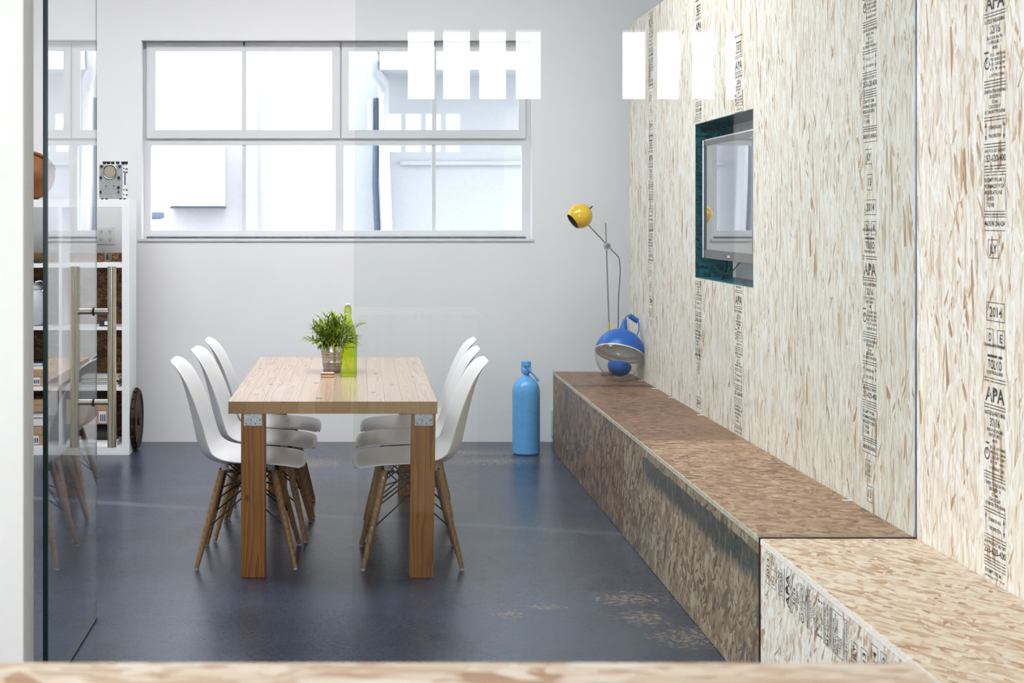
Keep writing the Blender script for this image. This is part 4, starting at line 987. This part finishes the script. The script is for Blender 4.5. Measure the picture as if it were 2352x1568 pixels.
boxed('kraft_box', 'brown kraft box with a white label under a stack of papers', cellx[1][0] + 0.03, sxp(100, SY0 + .03), r3, 0.105, KR)
boxed('kraft_box', 'brown kraft box with a label at the bottom of the shelf', cellx[1][0] + 0.03, sxp(97, SY0 + .03), r4, 0.115, KR)
boxed('kraft_box', 'brown kraft box lying on a navy folder at the bottom of the shelf', cellx[1][0] + 0.03, sxp(99, SY0 + .03), r4 + 0.205, 0.075, KR, lab=False)
boxed('kraft_box', 'brown kraft box with a label above a leaning dark magazine', cellx[0][0] + 0.02, sxp(252, SY0 + .03), r4 + 0.13, 0.15, KR)
def slab(name, label, cat, x0, x1, z0, h, col, y=SY0 + 0.04, dep=0.2, pages=True, tilt=0.0):
    t = thing(name, label, cat, ((x0 + x1) / 2, y + dep / 2, z0)); w2 = (x1 - x0) / 2; t.rotation_euler.y = tilt
    cv = plain(name + '_cover', col, 0.35, var=0.2, scale=30)
    obj('cover', box(-w2, w2, -dep / 2, dep / 2, h - 0.0015, h), cv, t); obj('back_cover', box(-w2, w2, -dep / 2, dep / 2, 0, 0.0015), cv, t)
    obj('pages', box(-w2 + 0.001, w2 - 0.003, -dep / 2 + 0.002, dep / 2 - 0.002, 0.0015, h - 0.0015), PAPER, t)
    return t
slab('magazine', 'white magazine on top of the kraft box with papers', 'magazine', cellx[1][0] + 0.03, sxp(100), r3 + 0.1055, 0.022, (0.7, 0.7, 0.68))
slab('folder', 'dark navy folder on the white magazine', 'folder', cellx[1][0] + 0.03, sxp(98), r3 + 0.128, 0.016, (0.02, 0.025, 0.07))
slab('folder', 'navy folder between the two lowest kraft boxes', 'folder', cellx[1][0] + 0.03, sxp(102), r4 + 0.118, 0.05, (0.02, 0.025, 0.08))
slab('magazine', 'white bound magazine under the navy folder at the shelf bottom', 'magazine', cellx[1][0] + 0.03, sxp(102), r4 + 0.170, 0.032, (0.75, 0.74, 0.7))
mags = [((0.16, 0.17, 0.20), 'grey magazine at the bottom of the magazine stack'), ((0.5, 0.5, 0.52), 'pale grey magazine in the magazine stack'), ((0.08, 0.09, 0.12), 'black magazine in the magazine stack'), ((0.62, 0.55, 0.05), 'yellow magazine near the top of the magazine stack'), ((0.6, 0.6, 0.58), 'white magazine lying on top of the magazine stack')]
z = r3
for i, (c, l) in enumerate(mags):
    h = (0.014, 0.012, 0.013, 0.012, 0.010)[i]
    slab('magazine', l, 'magazine', sxp(188 + 3 * (i % 2)), sxp(276 - 4 * (i % 3)), z, h, c, y=SY0 + 0.03 + 0.004 * (i % 2)); z += h + 0.0003
slab('magazine', 'pale magazine lying flat on the bottom shelf', 'magazine', cellx[0][0] + 0.02, sxp(270), r4, 0.028, (0.78, 0.77, 0.72))
bk = thing('dark_bag', 'dark grey bag slumped on the pale magazine at the shelf bottom', 'bag', (sxp(236), SY0 + 0.12, r4 + 0.0285))
obj('bag_body', lathe([(0, 0), (0.07, 0.0), (0.085, 0.02), (0.075, 0.06), (0.045, 0.09), (0, 0.095)], 20, mat=Matrix.Diagonal((1.0, 0.8, 1.0, 1))), plain('dark_fabric', (0.03, 0.028, 0.035), 0.8, bump=0.4), bk, 60)

# instrument on the shelf
ix0, ix1 = (228 - CX) * (SY0 + 0.02) / F_PX - 0.0, (281 - CX) * (SY0 + 0.02) / F_PX
sc_ = thing('oscilloscope', 'old grey metal oscilloscope with a round screen on top of the bookshelf', 'instrument', ((ix0 + ix1) / 2, SY0 + 0.11, szt))
iw = (ix1 - ix0) / 2; ih = (457 - 376) * sk; dp = 0.09
GM = plain('grey_hammered_metal', (0.38, 0.40, 0.39), 0.4, 0.3, var=0.12, scale=60)
obj('case', box(-iw, iw, -dp, dp, 0.008, ih, 0.003), GM, sc_)
obj('side_plate', box(iw, iw + 0.0015, -dp + 0.004, dp - 0.004, 0.012, ih - 0.004), plain('white_scale_plate', (0.78, 0.79, 0.82), 0.4), sc_)
fx = lambda px: (px - 215) / 13.07
def ip(cx_, cy_):   # detail position read from the enlarged crop (13.07x)
    px, py = 215 + cx_ / 13.07, 355 + cy_ / 13.07
    return Vector(((px - CX) * (SY0 + 0.02) / F_PX - sc_.location.x, -dp, CAM_Z - (py - CY) * (SY0 + 0.02) / F_PX - szt))
def disc(c, r, d, n=20): return tube([c, c + Vector((0, -d, 0))], r, n)
c = ip(495, 515)
obj('screen_ring', tube([c + Vector((0.043 * math.cos(a), -0.004, 0.043 * math.sin(a))) for a in [i * PI / 16 for i in range(33)]], 0.0035, 8), M['chrome'], sc_, 50)
obj('screen_gasket', disc(c, 0.042, 0.004, 32), M['rubber'], sc_, 40)
obj('screen_glass', disc(c, 0.036, 0.006, 32), plain('tube_face', (0.36, 0.31, 0.24), 0.15), sc_, 40)
for cx_, cy_, r in ((238, 350, .0085), (782, 350, .0095), (215, 690, .009), (755, 692, .009), (745, 985, .009), (745, 1115, .006), (210, 1120, .008), (365, 935, .003), (605, 935, .003)):
    obj('knob', tube([ip(cx_, cy_), ip(cx_, cy_) + Vector((0, -0.012, 0))], [r, r * 0.8], 14), M['rubber'], sc_, 40)
for cx_, w_ in ((300, .012), (420, .014), (550, .012), (700, .012), (860, .013), (960, .010)):
    q_ = ip(cx_, 270); obj('terminal', tube([(q_.x, -dp + 0.03, ih), (q_.x, -dp + 0.03, ih + 0.018)], [w_ * 0.75, w_], 10), M['rubber'], sc_, 40)
for a in (-iw + 0.01, iw - 0.02):
    for b in (-dp + 0.012, dp - 0.012): obj('foot', box(a, a + 0.012, b - 0.006, b + 0.006, 0.0005, 0.008), M['rubber'], sc_)
obj('pointer', box(iw + 0.0014, iw + 0.004, -0.02, 0.012, 0.09, 0.17, 0.001), M['rubber'], sc_)
for zz in (0.03, 0.06, 0.17, 0.19):
    for b in (-0.06, 0.03, 0.07): obj('side_terminal', tube([(iw + 0.001, b, zz), (iw + 0.007, b, zz)], 0.004, 8), M['rubber'], sc_)

# copper ball on the shelf
cbx = (70 - CX) * (SY0 + 0.15) / F_PX; cr_ = 0.150
cb = thing('copper_float', 'round orange copper float with a seam band on top of the bookshelf', 'ball', (cbx, SY0 + 0.15, szt))
COP = plain('aged_copper', (0.22, 0.075, 0.015), 0.6, 0.15, var=0.3, scale=14)
obj('ball_body', lathe(ball(cr_, 0, PI, 26), 48, mat=Matrix.Translation((0, 0, cr_)), closed=False), COP, cb, 60)
tm = Matrix.Translation((0, 0, cr_)) @ Matrix.Rotation(math.radians(18), 4, 'Y') @ Matrix.Rotation(math.radians(-24), 4, 'X')
obj('seam_band', tube([tm @ Vector((math.cos(a) * cr_ * 0.80, math.sin(a) * cr_ * 0.80, cr_ * 0.62)) for a in [i * PI / 24 for i in range(49)]], 0.008, 8), plain('dark_copper', (0.07, 0.025, 0.012), 0.6, 0.5), cb, 60)
obj('seat_ring', tube([(0.045 * math.cos(a), 0.045 * math.sin(a), 0.006) for a in [i * PI / 12 for i in range(25)]], 0.006, 8), plain('ring_dark', (0.05, 0.02, 0.01), 0.6), cb, 60)

# rusty wheel leaning between shelf and wall
wy = 9.19; whz = 0.195
wh = thing('rusty_wheel', 'rusty toothed iron wheel standing on edge beside the bookshelf', 'wheel', (-1.382, wy, 0.0))
RU = plain('rusty_iron', (0.045, 0.022, 0.012), 0.6, 0.5, var=0.6, scale=22, bump=0.5)
tr = Matrix.Translation((0, 0, whz)) @ Matrix.Rotation(math.radians(90), 4, 'Y')
bw = 0.013
obj('rim', lathe([(0.150, -bw), (0.185, -bw), (0.185, bw * 0.2), (0.172, bw * 0.3), (0.172, bw * 0.7), (0.180, bw), (0.150, bw), (0.150, -bw)], 40, mat=tr, closed=False), RU, wh, 30)
obj('web', lathe([(0.03, -0.008), (0.152, -0.008), (0.152, 0.008), (0.03, 0.008), (0.03, -0.008)], 36, mat=tr, closed=False), RU, wh, 30)
obj('hub', lathe([(0.012, -0.018), (0.038, -0.018), (0.042, 0.018), (0.012, 0.018), (0.012, -0.018)], 24, mat=tr, closed=False), RU, wh, 30)
for i in range(18):
    a = 2 * PI * i / 18; c, s_ = math.cos(a), math.sin(a)
    b = box(0.180, 0.1935, -0.012, 0.012, -bw * 0.95, bw * 0.1, 0.002, seg=1); bmesh.ops.transform(b, matrix=tr @ Matrix.Rotation(a, 4, 'Z'), verts=b.verts[:])
    obj('tooth', b, RU, wh)

# ------------------------------------------------------------------ wall sockets
def outlet(name, label, x, z, w_, h, y=BW, gangs=1):
    t = thing(name, label, 'socket', (x, y, z))
    obj('plate', box(-w_ / 2, w_ / 2, -0.007, -0.0005, -h / 2, h / 2, 0.002), plain('socket_plate', (0.78, 0.77, 0.76), 0.4), t)
    DK = plain('socket_slot', (0.05, 0.045, 0.045), 0.6)
    for gx in ((0,) if gangs == 1 else (-w_ / 4, w_ / 4)):
        for gz in (-h / 4.5, h / 4.5):
            rc = obj('receptacle', tube([(gx, -0.007, gz), (gx, -0.0095, gz)], 0.016, 20), plain('receptacle_white', (0.72, 0.71, 0.70), 0.4), t, 40)
            for dx in (-0.006, 0.006): obj('slot', box(gx + dx - 0.0012, gx + dx + 0.0012, -0.0102, -0.0094, gz - 0.001, gz + 0.008), DK, rc)
            obj('earth_hole', tube([(gx, -0.0094, gz - 0.008), (gx, -0.0102, gz - 0.008)], 0.0028, 8), DK, rc)
    return t
oy = BW
outlet('wall_socket', 'white four-way wall socket plate behind the top shelf cell', (243 - CX) * oy / F_PX, CAM_Z - (541 - CY) * oy / F_PX, 0.115, 0.115, gangs=2)
sb = thing('conduit_box', 'pale green steel socket box low on the wall behind the bench', 'socket', ((1278 - CX) * oy / F_PX, oy, CAM_Z - (970 - CY) * oy / F_PX))
obj('box_body', box(-0.037, 0.037, -0.045, -0.0005, -0.082, 0.082, 0.004), plain('pale_green_grey', (0.50, 0.56, 0.53), 0.45), sb)
obj('cover_plate', box(-0.033, 0.033, -0.049, -0.045, -0.078, 0.078, 0.001), plain('cover_grey', (0.45, 0.50, 0.48), 0.4), sb)
